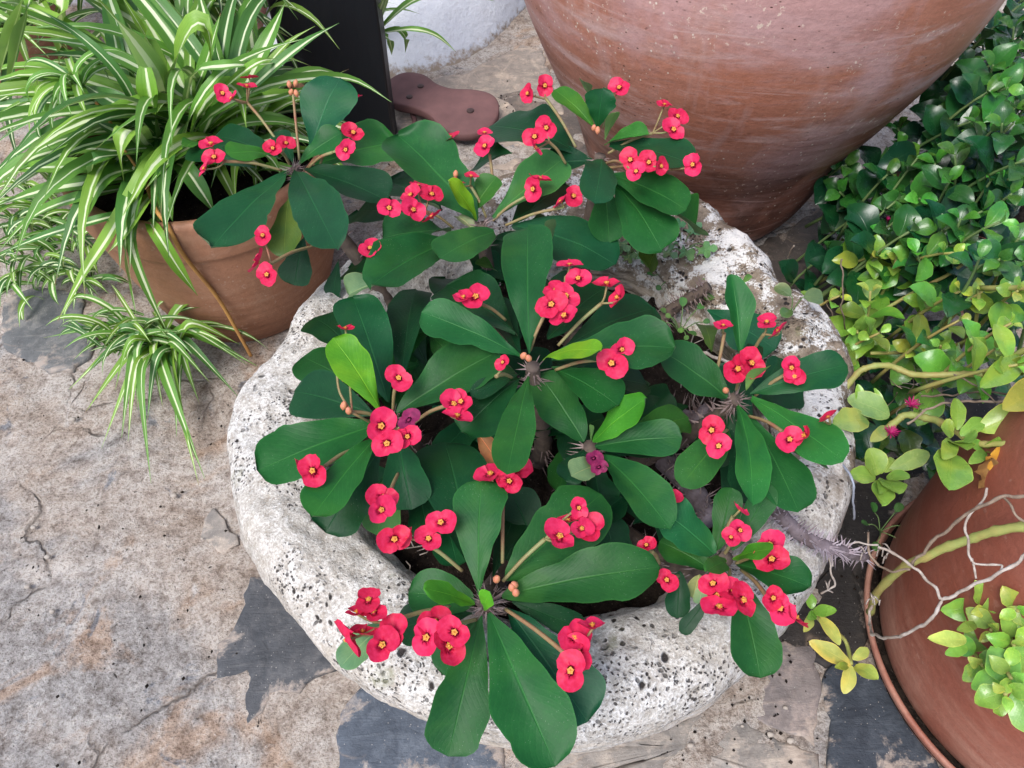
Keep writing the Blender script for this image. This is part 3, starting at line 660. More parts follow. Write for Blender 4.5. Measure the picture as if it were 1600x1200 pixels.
# rosette: (tip x, tip y, width px, colour, layer[, dict])
LV = {
 1: [(330, 388, 80, 'b', 1), (526, 388, 82, 'b', 0), (444, 402, 50, 'o', 2, dict(b=(452, 305))), (606, 314, 56, 'd', 1), (532, 122, 80, 'b', 1, dict(b=(485, 245), dz=0.07)),
     (534, 207, 38, 'm', 0), (616, 222, 72, 'g', 2, dict(b=(492, 258))), (354, 240, 27, 'l', 0, dict(b=(424, 241))), (335, 214, 46, 'd', 2, dict(b=(440, 250))), (292, 236, 34, 'd', 2, dict(b=(400, 262))),
     (434, 205, 30, 'd', 1), (460, 446, 52, 'd', 3, dict(b=(476, 368), zc=0.42)), (318, 222, 20, 'l', 2, dict(b=(285, 232), k=3.0))],
 2: [(622, 212, 94, 'm', 0, dict(b=(745, 346), a=0.7)), (700, 282, 24, 'y', -1, dict(b=(745, 344))), (776, 276, 40, 'l', 0, dict(b=(738, 332))), (880, 248, 70, 'g', 0, dict(b=(770, 340))),
     (580, 446, 74, 'm', 0, dict(b=(700, 378), a=0.55)), (598, 372, 60, 'm', 1, dict(b=(705, 360))), (686, 404, 58, 'm', 0, dict(b=(772, 362), a=0.55)), (962, 414, 74, 'b', 1, dict(b=(800, 352), a=0.6)),
     (884, 288, 55, 'd', 2, dict(b=(800, 350))), (862, 342, 19, 'l', -1, dict(b=(858, 388))), (716, 338, 26, 'p', 1, dict(b=(742, 362), fold=0.8)), (560, 330, 60, 'd', 3, dict(b=(640, 345))), (605, 285, 70, 'd', 3, dict(b=(690, 330))),
     (545, 460, 36, 'p', 2, dict(b=(600, 440), fold=0.9, zc=0.4)), (545, 420, 45, 'd', 3, dict(b=(610, 400), zc=0.4)), (520, 468, 26, 'd', 3, dict(b=(530, 405), zc=0.38)), (770, 420, 20, 'l', 2, dict(b=(742, 412)))],
 3: [(866, 140, 33, 'l', 0, dict(b=(932, 205))), (942, 138, 48, 'b', 0, dict(b=(934, 200), dz=0.05)), (912, 127, 15, 'l', 0, dict(b=(920, 148))), (962, 176, 17, 'y', -1, dict(b=(945, 218))), (1014, 210, 22, 'l', 0, dict(b=(944, 226), fold=0.9)),
     (1078, 255, 46, 'b', 0, dict(b=(952, 228))), (928, 318, 62, 'b', 0, dict(b=(940, 248), a=0.6)), (764, 198, 76, 'd', 2, dict(b=(905, 240))), (840, 262, 50, 'd', 2, dict(b=(930, 252))),
     (1072, 328, 58, 'm', 1, dict(b=(950, 272))), (1034, 392, 76, 'm', 2, dict(b=(958, 285))), (1086, 362, 44, 'l', 3, dict(b=(1030, 320), fold=0.7)), (952, 380, 60, 'm', 2, dict(b=(945, 290))), (740, 262, 42, 'd', 3, dict(b=(800, 240))), (1014, 418, 40, 'o', 3, dict(b=(1035, 378), zc=0.40))],
 4: [(825, 354, 84, 'm', 0, dict(b=(828, 552), dz=0.02)), (658, 488, 66, 'l', 0, dict(b=(814, 558), c=(0.015, 0.101, 0.022))), (1056, 544, 76, 'm', 0, dict(b=(862, 562))), (938, 548, 26, 'y', -1, dict(b=(848, 562))),
     (792, 742, 62, 'm', 0, dict(b=(826, 588))), (966, 634, 64, 'm', 1, dict(b=(862, 574))), (698, 446, 84, 'd', 2, dict(b=(806, 520))), (722, 676, 76, 'd', 2, dict(b=(815, 590))), (1020, 482, 70, 'd', 2, dict(b=(885, 540))),
     (945, 450, 66, 'd', 2, dict(b=(855, 530))), (680, 590, 60, 'd', 3, dict(b=(790, 590))), (1010, 600, 56, 'd', 3, dict(b=(880, 590))), (736, 620, 30, 'd', 1, dict(b=(812, 584))), (770, 470, 50, 'd', 3, dict(b=(815, 560)))],
 5: [(520, 528, 60, 'y', -1, dict(b=(598, 648), c=(0.055, 0.221, 0.008))), (780, 548, 82, 'm', 0, dict(b=(620, 646), a=0.7)), (552, 466, 86, 'b', 1, dict(b=(606, 628))), (402, 736, 86, 'm', 1, dict(b=(592, 662), a=0.7)), (488, 808, 64, 'l', 0, dict(b=(590, 682), c=(0.016, 0.111, 0.019))),
     (508, 832, 90, 'd', 2, dict(b=(596, 700))), (460, 612, 80, 'd', 2, dict(b=(585, 648))), (474, 558, 70, 'm', 3, dict(b=(580, 620))), (490, 496, 62, 'd', 3, dict(b=(575, 570))), (644, 796, 80, 'b', 2, dict(b=(622, 678))),
     (588, 836, 62, 'm', 3, dict(b=(622, 720), c=(0.025, 0.111, 0.019))), (650, 452, 68, 'd', 3, dict(b=(628, 590))), (740, 600, 60, 'd', 3, dict(b=(640, 640)))],
 6: [(842, 584, 76, 'm', 0, dict(b=(912, 690), a=0.55)), (1010, 622, 46, 'l', -1, dict(b=(926, 690), a=0.6, c=(0.030, 0.169, 0.011))), (1066, 684, 60, 'm', 0, dict(b=(930, 698), a=0.7)), (1076, 652, 52, 'l', 2, dict(b=(970, 690))), (1046, 826, 66, 'm', 0, dict(b=(934, 708), fold=0.5)),
     (892, 744, 42, 'p', 0, dict(b=(936, 726), fold=0.3)), (884, 752, 48, 'd', 1, dict(b=(915, 700))), (924, 664, 8, 'y', -1, dict(b=(923, 690))), (1000, 590, 40, 'd', 2, dict(b=(975, 625), zc=0.4)), (962, 876, 70, 'd', 3, dict(b=(935, 770), zc=0.4)), (870, 830, 60, 'd', 3, dict(b=(905, 740), zc=0.4)),
     (1030, 700, 40, 'd', 3, dict(b=(940, 705))), (940, 800, 60, 'd', 3, dict(b=(925, 720)))],
 7: [(1142, 428, 46, 'l', 0, dict(b=(1156, 560), fold=0.6, k=2.2, tip=0.3, c=(0.014, 0.104, 0.022), dz=0.05)), (1034, 548, 66, 'm', 0, dict(b=(1136, 622), a=0.6)), (1324, 570, 60, 'b', 0, dict(b=(1172, 616))), (1318, 720, 62, 'l', 0, dict(b=(1174, 622), c=(0.018, 0.124, 0.022))), (1176, 788, 52, 'l', 0, dict(b=(1152, 634), fold=0.5, c=(0.015, 0.111, 0.022))),
     (1248, 800, 72, 'm', 1, dict(b=(1168, 650))), (1064, 760, 62, 'o', 1, dict(b=(1136, 674), a=0.5, c=(0.025, 0.111, 0.017))), (1160, 772, 38, 'd', 2, dict(b=(1142, 672))), (1218, 560, 30, 'd', 1, dict(b=(1198, 596), a=0.5)), (1196, 574, 20, 'y', -1, dict(b=(1166, 610))), (1100, 508, 34, 'o', 3, dict(b=(1112, 550), zc=0.38)), (1282, 716, 44, 'm', 3, dict(b=(1210, 690))), (1180, 540, 30, 'd', 2, dict(b=(1160, 600))), (1100, 700, 40, 'd', 3, dict(b=(1130, 650))), (1120, 730, 40, 'd', 3)],
 8: [(752, 748, 82, 'm', 0, dict(b=(748, 930), dz=0.035)), (940, 772, 100, 'm', 1, dict(b=(790, 908), a=0.55, c=(0.015, 0.098, 0.019))), (1032, 886, 84, 'm', 0, dict(b=(784, 932), a=0.6, wav=0.16)), (868, 1198, 116, 'm', 0, dict(b=(764, 958), dz=-0.02, a=0.8)), (700, 1182, 96, 'm', 0, dict(b=(752, 962), dz=-0.03, wav=0.16)),
     (918, 1128, 104, 'b', 2, dict(b=(792, 950))), (638, 926, 76, 'm', 1, dict(b=(742, 940), a=0.5)), (664, 920, 34, 'y', -1, dict(b=(742, 944), c=(0.045, 0.195, 0.011))), (766, 924, 26, 'y', -1, dict(b=(756, 952), dz=0.03, c=(0.050, 0.221, 0.011))), (622, 982, 62, 'd', 2, dict(b=(738, 958))), (694, 1054, 66, 'm', 3, dict(b=(745, 968))),
     (532, 1042, 48, 'p', 1, dict(b=(600, 976), c=(0.080, 0.176, 0.066), a=0.5)), (915, 985, 44, 'd', 2, dict(b=(800, 940))), (694, 690, 112, 'b', 2, dict(b=(740, 890), a=0.6)), (870, 850, 50, 'd', 3, dict(b=(790, 900))), (806, 800, 50, 'd', 3, dict(b=(770, 900)))],
 9: [(1026, 792, 66, 'm', 0, dict(b=(1116, 866), a=0.55, c=(0.013, 0.094, 0.025))), (1030, 846, 46, 'o', 1, dict(b=(1110, 890), a=0.5, c=(0.013, 0.072, 0.014))), (1144, 762, 48, 'm', 0, dict(b=(1120, 860), a=0.6)), (1206, 758, 44, 'm', 0, dict(b=(1144, 860), a=0.6)), (1208, 858, 24, 'y', -1, dict(b=(1145, 874), c=(0.040, 0.182, 0.011))),
     (1268, 918, 58, 'm', 0, dict(b=(1150, 882), a=0.6)), (1188, 1060, 80, 'm', 0, dict(b=(1152, 908), a=0.7, dz=-0.015)), (1104, 892, 32, 'l', -1, dict(b=(1134, 880), a=0.5)), (1058, 966, 38, 'd', 2, dict(b=(1062, 892), a=0.5)), (1064, 990, 26, 'd', 2, dict(b=(1110, 930))), (1082, 934, 36, 'p', 2, dict(b=(1092, 898), a=0.5)), (1092, 944, 24, 'p', 2, dict(b=(1100, 900)))],
}
for r, (cx, cy, cz) in ROS.items():
    for L in LV[r]:
        tx, ty, wp, col, lay = L[:5]; k = dict(L[5]) if len(L) > 5 else {}
        b = k.pop('b', (cx+(tx-cx)*0.06, cy+(ty-cy)*0.06)); zc = k.pop('zc', cz); c = k.pop('c', col)
        eleaf(b, (tx, ty), wp, c, lay, zc, **k)
# shaded leaves lower on the stems
def inside(p, m=0.25): return hypot(p.x-BC.x, p.y-BC.y) < m
cnt = 0
GAPS = [((600, 850), 55), ((1040, 470), 95), ((1080, 640), 45), ((1110, 780), 30)]
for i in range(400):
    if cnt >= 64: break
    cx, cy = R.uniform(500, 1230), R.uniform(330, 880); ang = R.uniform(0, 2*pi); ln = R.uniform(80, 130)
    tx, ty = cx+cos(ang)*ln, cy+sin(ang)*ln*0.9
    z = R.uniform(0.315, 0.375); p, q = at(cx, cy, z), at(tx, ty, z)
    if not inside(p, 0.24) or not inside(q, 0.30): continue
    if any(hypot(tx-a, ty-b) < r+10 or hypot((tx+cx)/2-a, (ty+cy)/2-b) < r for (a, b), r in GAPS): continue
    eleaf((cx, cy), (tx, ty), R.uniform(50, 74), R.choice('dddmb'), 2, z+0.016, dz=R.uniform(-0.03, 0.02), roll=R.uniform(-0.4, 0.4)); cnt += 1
eleaf((745, 676), (778, 722), 40, (0.3, 0.17, 0.06), 2, 0.40, mat='leaf')

# stems with spines
def spiny(path, rad, parent, org, mat='stem', nsp=60, sl=0.014, name='stem', smat='spine'):
    pts = smooth_path(path, 8); n = len(pts)
    rr = [rad[0]+(rad[1]-rad[0])*i/(n-1) for i in range(n)]
    rr = [r*(1+0.15*noise.noise(V((i*0.7, 0, rad[0]*900)))) for i, r in enumerate(rr)]
    m = MB(); m.add(*tube(pts, rr, 9)); st = m.build(name, M[mat], parent, org)
    s = MB()
    for i in range(nsp):
        k = R.randrange(1, n-1); p = pts[k]; t = (pts[k+1]-pts[k-1]).normalized()
        d = V((R.gauss(0, 1), R.gauss(0, 1), R.gauss(0, 1))); d = (d-t*d.dot(t)).normalized()
        b = p+d*rr[k]*0.8; e = b+(d+t*R.uniform(-0.2, 0.4))*sl*R.uniform(0.6, 1.3)
        a = t.cross(d)*0.0011; c = t*0.0011
        o = len(s.v); s.v += [b+a, b-a*0.6+c, b-a*0.6-c, e]; s.uv += [(0, 0)]*4; s.f += [(o, o+1, o+3), (o+1, o+2, o+3), (o+2, o, o+3)]
    sp = mesh('spines', [q-V(org) for q in s.v], s.f, None, False, [M[smat]]); obj('spines', sp, st, (0, 0, 0), kind='stuff')
    return st
for r, (cx, cy, cz) in ROS.items():
    T = at(cx, cy, cz-0.004); Bp = BC+(V((T.x, T.y, 0))-BC)*0.55; B = V((Bp.x, Bp.y, 0.235))
    mid = B.lerp(T, 0.5)+V((R.uniform(-0.015, 0.015), R.uniform(-0.015, 0.015), -0.03))
    spiny([B, mid, T.lerp(mid, 0.25)+V((0, 0, -0.012)), T], (0.012, 0.007), euph, B, nsp=90)
spiny([at(1015, 520, 0.25), at(1045, 488, 0.275), at(1075, 468, 0.30), at(1108, 447, 0.325)], (0.010, 0.007), euph, at(1015, 520, 0.25), 'stem', 110, 0.016, 'dead_stem')
spiny([at(1000, 640, 0.26), at(1045, 650, 0.29), at(1085, 655, 0.31), at(1110, 640, 0.32)], (0.013, 0.010), euph, at(1000, 640, 0.26), 'deadstem', 80, 0.02, 'dead_stem')
spiny([at(1040, 720, 0.26), at(1085, 770, 0.30), at(1110, 815, 0.31)], (0.014, 0.012), euph, at(1040, 720, 0.26), 'deadstem', 70, 0.016, 'dead_stem')
spiny([at(1195, 765, 0.325), at(1222, 808, 0.345), at(1262, 842, 0.345), at(1305, 858, 0.325), at(1352, 870, 0.27)], (0.009, 0.006), euph, at(1195, 765, 0.32), 'deadstem', 230, 0.013, 'dead_stem', 'spine_pale')

# flowers
def bract_pair(seed):
    rr = random.Random(seed); v, f, uv = [V((0, 0, 0.0005))], [], [(0.5, 0.0)]
    for s in (1, -1):
        n, rings = 17, 4; base = len(v); tilt = rr.uniform(0.0, 0.3); sz = rr.uniform(0.92, 1.06)
        for i in range(1, rings+1):
            for j in range(n):
                th = -1.68+3.36*j/(n-1)
                r = (0.62+0.42*cos(th*0.9)+0.07*cos(th*2))*sz*(1+0.04*rr.uniform(-1, 1))
                k = i/rings; x, y = cos(th)*r*k, sin(th)*r*k*1.08
                z = 0.22*k*k*(1+0.9*sin(th*2+seed)*0.5)+0.05*k*sin(th*5+seed)-tilt*0.35*x*k+(0.03*s if k < 0.6 else 0.05*s)*abs(sin(th))
                v.append(V((s*x*0.0138, y*0.0138, z*0.0138))); uv.append((0.5, k))
        for j in range(n-1):
            a, b = base+j, base+j+1; f.append((0, a, b) if s > 0 else (0, b, a))
        for i in range(rings-1):
            for j in range(n-1):
                q = (base+i*n+j, base+i*n+j+1, base+(i+1)*n+j+1, base+(i+1)*n+j); f.append(q if s > 0 else q[::-1])
    return mesh('flower', v, f, uv, True, [M['bract']])
BRACT = [bract_pair(i) for i in range(7)]
def cyath_mesh():
    m = MB()
    prof = [(0.0016, -0.001), (0.0019, 0.0012), (0.0031, 0.0023), (0.0033, 0.0029), (0.0024, 0.0027), (0.0014, 0.0019), (0.0008, 0.0036), (0.0002, 0.004)]
    n = 15
    for r, z in prof:
        for j in range(n):
            k = 1+(0.22*cos(j/n*2*pi*5) if 0.0022 < r else 0); m.v.append(V((cos(2*pi*j/n)*r*k, sin(2*pi*j/n)*r*k, z)))
    return mesh('flower_center', m.v, grid_faces(len(prof), n, True), None, True, [M['cyath']])
CY = cyath_mesh()
WILT = mesh('flower', [p.co*0.8 for p in BRACT[2].vertices], [tuple(p.vertices) for p in BRACT[2].polygons], [(0.5, 0.5)]*len(BRACT[2].vertices), True, [M['wilt']])
def flower(P, mode='f', k=1.0):
    vd = (CAM-P).normalized()
    if mode == 'e':                                  # seen from the side
        s = V((R.uniform(-1, 1), R.uniform(0.1, 0.6), R.uniform(0.0, 0.5))); s = (s-vd*s.dot(vd)).normalized(); n = (s+vd*R.uniform(0.1, 0.3)).normalized()
    elif mode == 'u': n = V((R.uniform(-0.2, 0.2), R.uniform(0.1, 0.5), 1)).normalized()
    else: n = (vd*0.7+V((0, 0, 0.5))+V((R.gauss(0, 0.28), R.gauss(0, 0.28), R.gauss(0, 0.15)))).normalized()
    q = n.to_track_quat('Z', 'Y'); rot = (q.to_matrix() @ Matrix.Rotation(R.uniform(0, 2*pi), 3, 'Z')).to_euler()
    o = obj('flower', WILT if mode == 'w' else R.choice(BRACT), euph, P-EP, rot=rot)
    s = k*R.uniform(0.88, 1.0); o.scale = (s, s, s*R.uniform(0.8, 1.6))
    if mode != 'w': obj('flower_center', CY, o).scale = (0.8, 0.8, 0.8)
    return n
# cluster: rosette, fork (px), flowers [(x, y, mode, size)]
FL = [
 (1, (434, 222), (386, 160), [(348, 146, 'f', 1), (390, 122, 'u', 0.9), (386, 136, 'u', 1), (362, 154, 'e', 0.9)]),
 (1, (440, 266), (352, 252), [(330, 226, 'u', 1), (335, 246, 'f', 1), (320, 264, 'e', 0.9)]), (1, (452, 256), (440, 238), [(427, 232, 'f', 0.85), (447, 224, 'f', 0.85)]),
 (1, (500, 258), (528, 176), [(534, 149, 'u', 1), (552, 152, 'u', 1)]), (1, (482, 262), (520, 238), [(552, 208, 'f', 1), (541, 234, 'f', 1)]), (1, (490, 385), (424, 412), [(404, 410, 'e', 1), (418, 430, 'f', 0.9), (411, 369, 'f', 0.9)]),
 (2, (708, 356), (664, 330), [(608, 325, 'f', 1.05), (642, 306, 'f', 1), (645, 328, 'f', 1.1), (674, 304, 'f', 1), (653, 290, 'e', 0.9), (676, 340, 'e', 0.9)]), (2, (760, 340), (735, 290), [(736, 276, 'u', 0.9), (716, 284, 'e', 0.8)]),
 (2, (770, 345), (820, 308), [(834, 296, 'f', 1.15), (843, 281, 'u', 1)]), (2, (790, 352), (876, 325), [(896, 307, 'f', 1), (877, 316, 'e', 0.9)]), (2, (610, 400), (586, 395), [(578, 388, 'f', 1)]), (2, (720, 270), (706, 226), [(704, 215, 'u', 0.9)]), (2, (772, 300), (765, 242), [(758, 229, 'f', 1), (757, 208, 'u', 1)]),
 (3, (900, 230), (853, 154), [(826, 147, 'f', 1), (851, 134, 'f', 1.1)]), (3, (884, 256), (858, 222), [(854, 200, 'f', 1.05), (836, 214, 'f', 1), (836, 232, 'e', 0.9)]), (3, (942, 200), (958, 150), [(968, 138, 'f', 1.1)]), (3, (950, 240), (1020, 208), [(1038, 164, 'u', 0.8), (1052, 203, 'f', 1.15), (1058, 182, 'f', 1)]),
 (3, (946, 256), (975, 256), [(985, 250, 'f', 1.1), (994, 268, 'f', 0.9), (1014, 254, 'f', 1), (1032, 260, 'f', 0.9)]), (3, (950, 262), (1050, 265), [(1083, 258, 'f', 1.0)]),
 (4, (828, 548), (850, 494), [(861, 476, 'f', 1.1), (868, 454, 'u', 1), (884, 463, 'f', 1.05), (883, 494, 'f', 1.05)]), (4, (880, 500), (884, 432), [(890, 414, 'u', 1), (904, 436, 'f', 1)]), (4, (872, 540), (940, 474), [(948, 445, 'u', 1), (967, 466, 'e', 1)]), (4, (868, 578), (940, 562), [(956, 568, 'f', 1.15), (971, 546, 'f', 0.9)]), (4, (790, 500), (748, 474), [(743, 464, 'f', 1.1), (724, 466, 'u', 0.8)]), (4, (800, 590), (775, 588), [(786, 566, 'f', 0.6)]),
 (5, (606, 660), (600, 676), [(596, 666, 'f', 1.2), (605, 692, 'f', 1.15), (637, 682, 'f', 0.9), (639, 656, 'w', 1)]), (5, (614, 640), (618, 604), [(623, 591, 'f', 1.05)]), (5, (648, 660), (696, 634), [(708, 632, 'f', 1), (721, 628, 'f', 1.05), (714, 652, 'f', 1.1)]), (5, (560, 700), (508, 728), [(490, 736, 'f', 1.05), (474, 733, 'e', 1)]), (5, (600, 655), (550, 644), [(528, 584, 'e', 0.7), (540, 514, 'e', 0.8)]), (5, (622, 740), (604, 790), [(599, 778, 'f', 1.1), (595, 797, 'f', 0.9)]),
 (8, (722, 892), (656, 842), [(616, 842, 'f', 1.0), (637, 840, 'e', 0.8), (670, 842, 'f', 1.0), (690, 817, 'f', 1.1)]), (8, (704, 948), (614, 970), [(558, 958, 'e', 0.9), (584, 956, 'f', 1), (576, 938, 'u', 0.9), (566, 990, 'e', 0.9), (613, 990, 'f', 1.1), (597, 1008, 'f', 1), (540, 1000, 'e', 1.2)]),
 (8, (744, 968), (690, 988), [(679, 972, 'f', 1.1), (666, 996, 'f', 1.1), (711, 988, 'f', 1.0), (700, 1010, 'f', 1.1)]), (8, (790, 952), (882, 1020), [(898, 995, 'f', 1), (926, 980, 'e', 0.95), (904, 1018, 'f', 1), (892, 1048, 'f', 1.1)]), (8, (786, 908), (852, 842), [(874, 840, 'f', 1.1), (888, 814, 'e', 1), (904, 793, 'f', 0.75), (908, 826, 'f', 0.9), (923, 825, 'f', 1)]), (8, (785, 880), (786, 770), [(766, 742, 'u', 1.1), (806, 734, 'f', 1.1), (796, 752, 'f', 0.9), (782, 758, 'e', 0.7)]),
 (6, (935, 715), (935, 722), [(928, 716, 'w', 0.8), (936, 730, 'w', 0.7)]),
 (7, (1150, 610), (1156, 588), [(1152, 577, 'f', 1.15), (1173, 568, 'f', 1.05)]), (7, (1118, 590), (1132, 520), [(1130, 509, 'u', 0.7)]), (7, (1176, 550), (1194, 522), [(1198, 504, 'u', 0.9), (1217, 518, 'e', 0.9)]), (7, (1180, 618), (1230, 584), [(1237, 574, 'f', 0.85), (1242, 588, 'f', 0.85)]), (7, (1240, 660), (1290, 660), [(1295, 653, 'e', 0.9)]), (7, (1136, 672), (1120, 690), [(1112, 672, 'f', 1.05), (1123, 697, 'f', 1)]), (7, (1170, 650), (1222, 674), [(1233, 687, 'f', 1), (1259, 682, 'e', 1)]),
 (9, (1132, 866), (1146, 846), [(1142, 840, 'f', 0.65), (1156, 828, 'f', 0.75)]), (9, (1118, 860), (1146, 806), [(1156, 797, 'e', 0.75)]), (9, (1060, 800), (1048, 784), [(1046, 776, 'u', 0.8)]), (9, (1030, 880), (1018, 862), [(1010, 852, 'f', 0.7)]), (9, (1060, 900), (1050, 908), [(1042, 906, 'f', 0.75)]), (9, (1150, 880), (1192, 868), [(1203, 852, 'f', 0.95), (1206, 874, 'f', 1)]),
 (9, (1140, 890), (1136, 916), [(1114, 912, 'f', 0.95), (1120, 930, 'f', 0.9), (1146, 926, 'f', 1.15), (1124, 950, 'u', 1), (1160, 938, 'f', 1)]), (9, (1158, 890), (1200, 935), [(1219, 950, 'f', 1.1), (1208, 935, 'f', 0.8), (1242, 966, 'e', 1)]),
]
for r, b, fk, fl in FL:
    cz = ROS[r][2]; B = at(b[0], b[1], cz-0.006); low = 0.03 if r not in (6,) else 0.008
    K = at(fk[0], fk[1], cz+low*0.8); m = MB()
    m.add(*tube(smooth_path([B, B.lerp(K, 0.5)+V((0, 0, 0.004)), K], 5), [0.0017+0.0004*(i/10) for i in range(11)], 6))
    for (x, y, mode, k) in fl:
        P = at(x, y, cz+low+R.uniform(0.0, 0.012)); n = flower(P, mode, k)
        e = P-n*0.001
        m.add(*tube(smooth_path([K, K.lerp(e, 0.55)-n*0.004, e], 4), 0.0012, 5))
    m.build('flower_stalk', M['stalk'], euph, B)
def bud(x, y, z, r=0.0035):
    p = at(x, y, z); m = MB(); pr = [(0.2, -1.4), (0.8, -0.7), (1.0, 0.0), (0.75, 0.8), (0.25, 1.4)]; t = V((R.uniform(-0.4, 0.4), R.uniform(-0.2, 0.5), 1)).normalized(); F = frame(t)
    for a, b in pr:
        for j in range(8): m.v.append(p+F @ V((cos(j*pi/4)*a*r, b*r, sin(j*pi/4)*a*r)))
    m.uv = [(0, 0.5)]*40; m.f = grid_faces(5, 8, True)+[tuple(range(32, 40))]
    m.build('flower_bud', M['budm'], euph, p)
M['budm'] = simple('flower_bud', (0.55, 0.16, 0.12), (0.5, 0.28, 0.1), 300, 0.5)
for x, y, z in ((452, 132, 0.53), (462, 130, 0.53), (455, 144, 0.52), (463, 146, 0.52), (537, 634, 0.48), (545, 642, 0.48), (818, 556, 0.5), (826, 560, 0.5), (800, 918, 0.45), (806, 926, 0.45), (804, 914, 0.45), (928, 200, 0.52), (934, 204, 0.52), (712, 272, 0.48), (776, 905, 0.44), (1134, 610, 0.45)): bud(x, y, z)
m = MB(); m.add(*tube(smooth_path([at(468, 250, 0.47), at(462, 190, 0.5), at(458, 148, 0.52)]), 0.0018, 6)); m.build('flower_stalk', M['stalk'], euph, at(468, 250, 0.47))
m = MB(); m.add(*tube(smooth_path([at(578, 660, 0.45), at(560, 650, 0.47), at(541, 640, 0.478)]), 0.0014, 6)); m.build('flower_stalk', M['stalk'], euph, at(578, 660, 0.45))
# white cobwebby spines at the centres
for r in (1, 2, 8, 7):
    cx, cy, cz = ROS[r]; c = at(cx, cy, cz); s = MB()
    for i in range(46):
        d = V((R.gauss(0, 1), R.gauss(0, 1), R.gauss(0.3, 0.7))).normalized(); b = c+d*0.006+V((0, 0, -R.uniform(0, 0.02))); e = b+d*R.uniform(0.008, 0.016)
        a = d.cross(V((0.3, 0.4, 0.8))).normalized()*0.0007; g = d.cross(a).normalized()*0.0007; o = len(s.v)
        s.v += [b+a, b-a+g, b-g, e]; s.uv += [(0, 0)]*4; s.f += [(o, o+1, o+3), (o+1, o+2, o+3), (o+2, o, o+3)]
    s.build('spines', M['spine'], euph, c, kind='stuff', smooth=False)

# ---------------------------------------------------------------- spider plants
def strap(pts, w, parent, color, twist=0.0, fold=0.35, name='leaf', wpx=True, seed=None):
    P = smooth_path(pts, max(3, int(15/(len(pts)-1)))); n = len(P); v, uv = [], []
    W = w*1.45*depth(P[n//3])/FOC if wpx else w
    for i, p in enumerate(P):
        t = i/(n-1); T = (P[min(i+1, n-1)]-P[max(i-1, 0)]).normalized()
        F = frame(T, V((0.0, -0.25, 1)), twist*(t-0.2))
        hw = W/2*(0.55+0.45*sstep(0, 0.25, t))*(1-sstep(0.5, 1.0, t)**1.3*0.97)
        for u in (-1, -0.5, 0, 0.5, 1): v.append(p+F @ V((u*hw, 0, fold*hw*abs(u)))); uv.append((0.5+u*0.5, t))
    org = P[0]
    me = mesh(name, [q-org for q in v], grid_faces(n, 5), uv, True, [M['strap']])
    return obj(name, me, parent, org-under(parent), color)
SG = [(0.16, 0.34, 0.03), (0.12, 0.29, 0.035), (0.21, 0.39, 0.045), (0.07, 0.2, 0.035), (0.10, 0.25, 0.028)]
def sgreen(dark=1.0): c = R.choice(SG); return tuple(x*dark for x in c)
def fan(parent, root, az, el, L, w, droop, dark=1.0, spread=0.02, tw=None):
    r0 = root+V((R.uniform(-spread, spread), R.uniform(-spread, spread), 0)); d = V((cos(az), sin(az), 0)); pts = []
    n = 5; x, z, e = 0.0, 0.0, el
    for i in range(n):
        pts.append(r0+d*x+V((0, 0, z))); x += L/(n-1)*cos(e); z += L/(n-1)*sin(e); e -= droop/(n-1)
        if r0.z+z < 0.012: z = 0.012-r0.z; e = max(e, 0)
    return strap(pts, w, parent, sgreen(dark), R.uniform(-0.5, 0.5) if tw is None else tw, R.uniform(0.2, 0.6), wpx=False)
SPO = V((LP.x, LP.y, 0.28))
sp1 = thing('spider_plant', SPO, 'big spider plant with long green and white striped leaves in the tan bowl pot', 'plant')
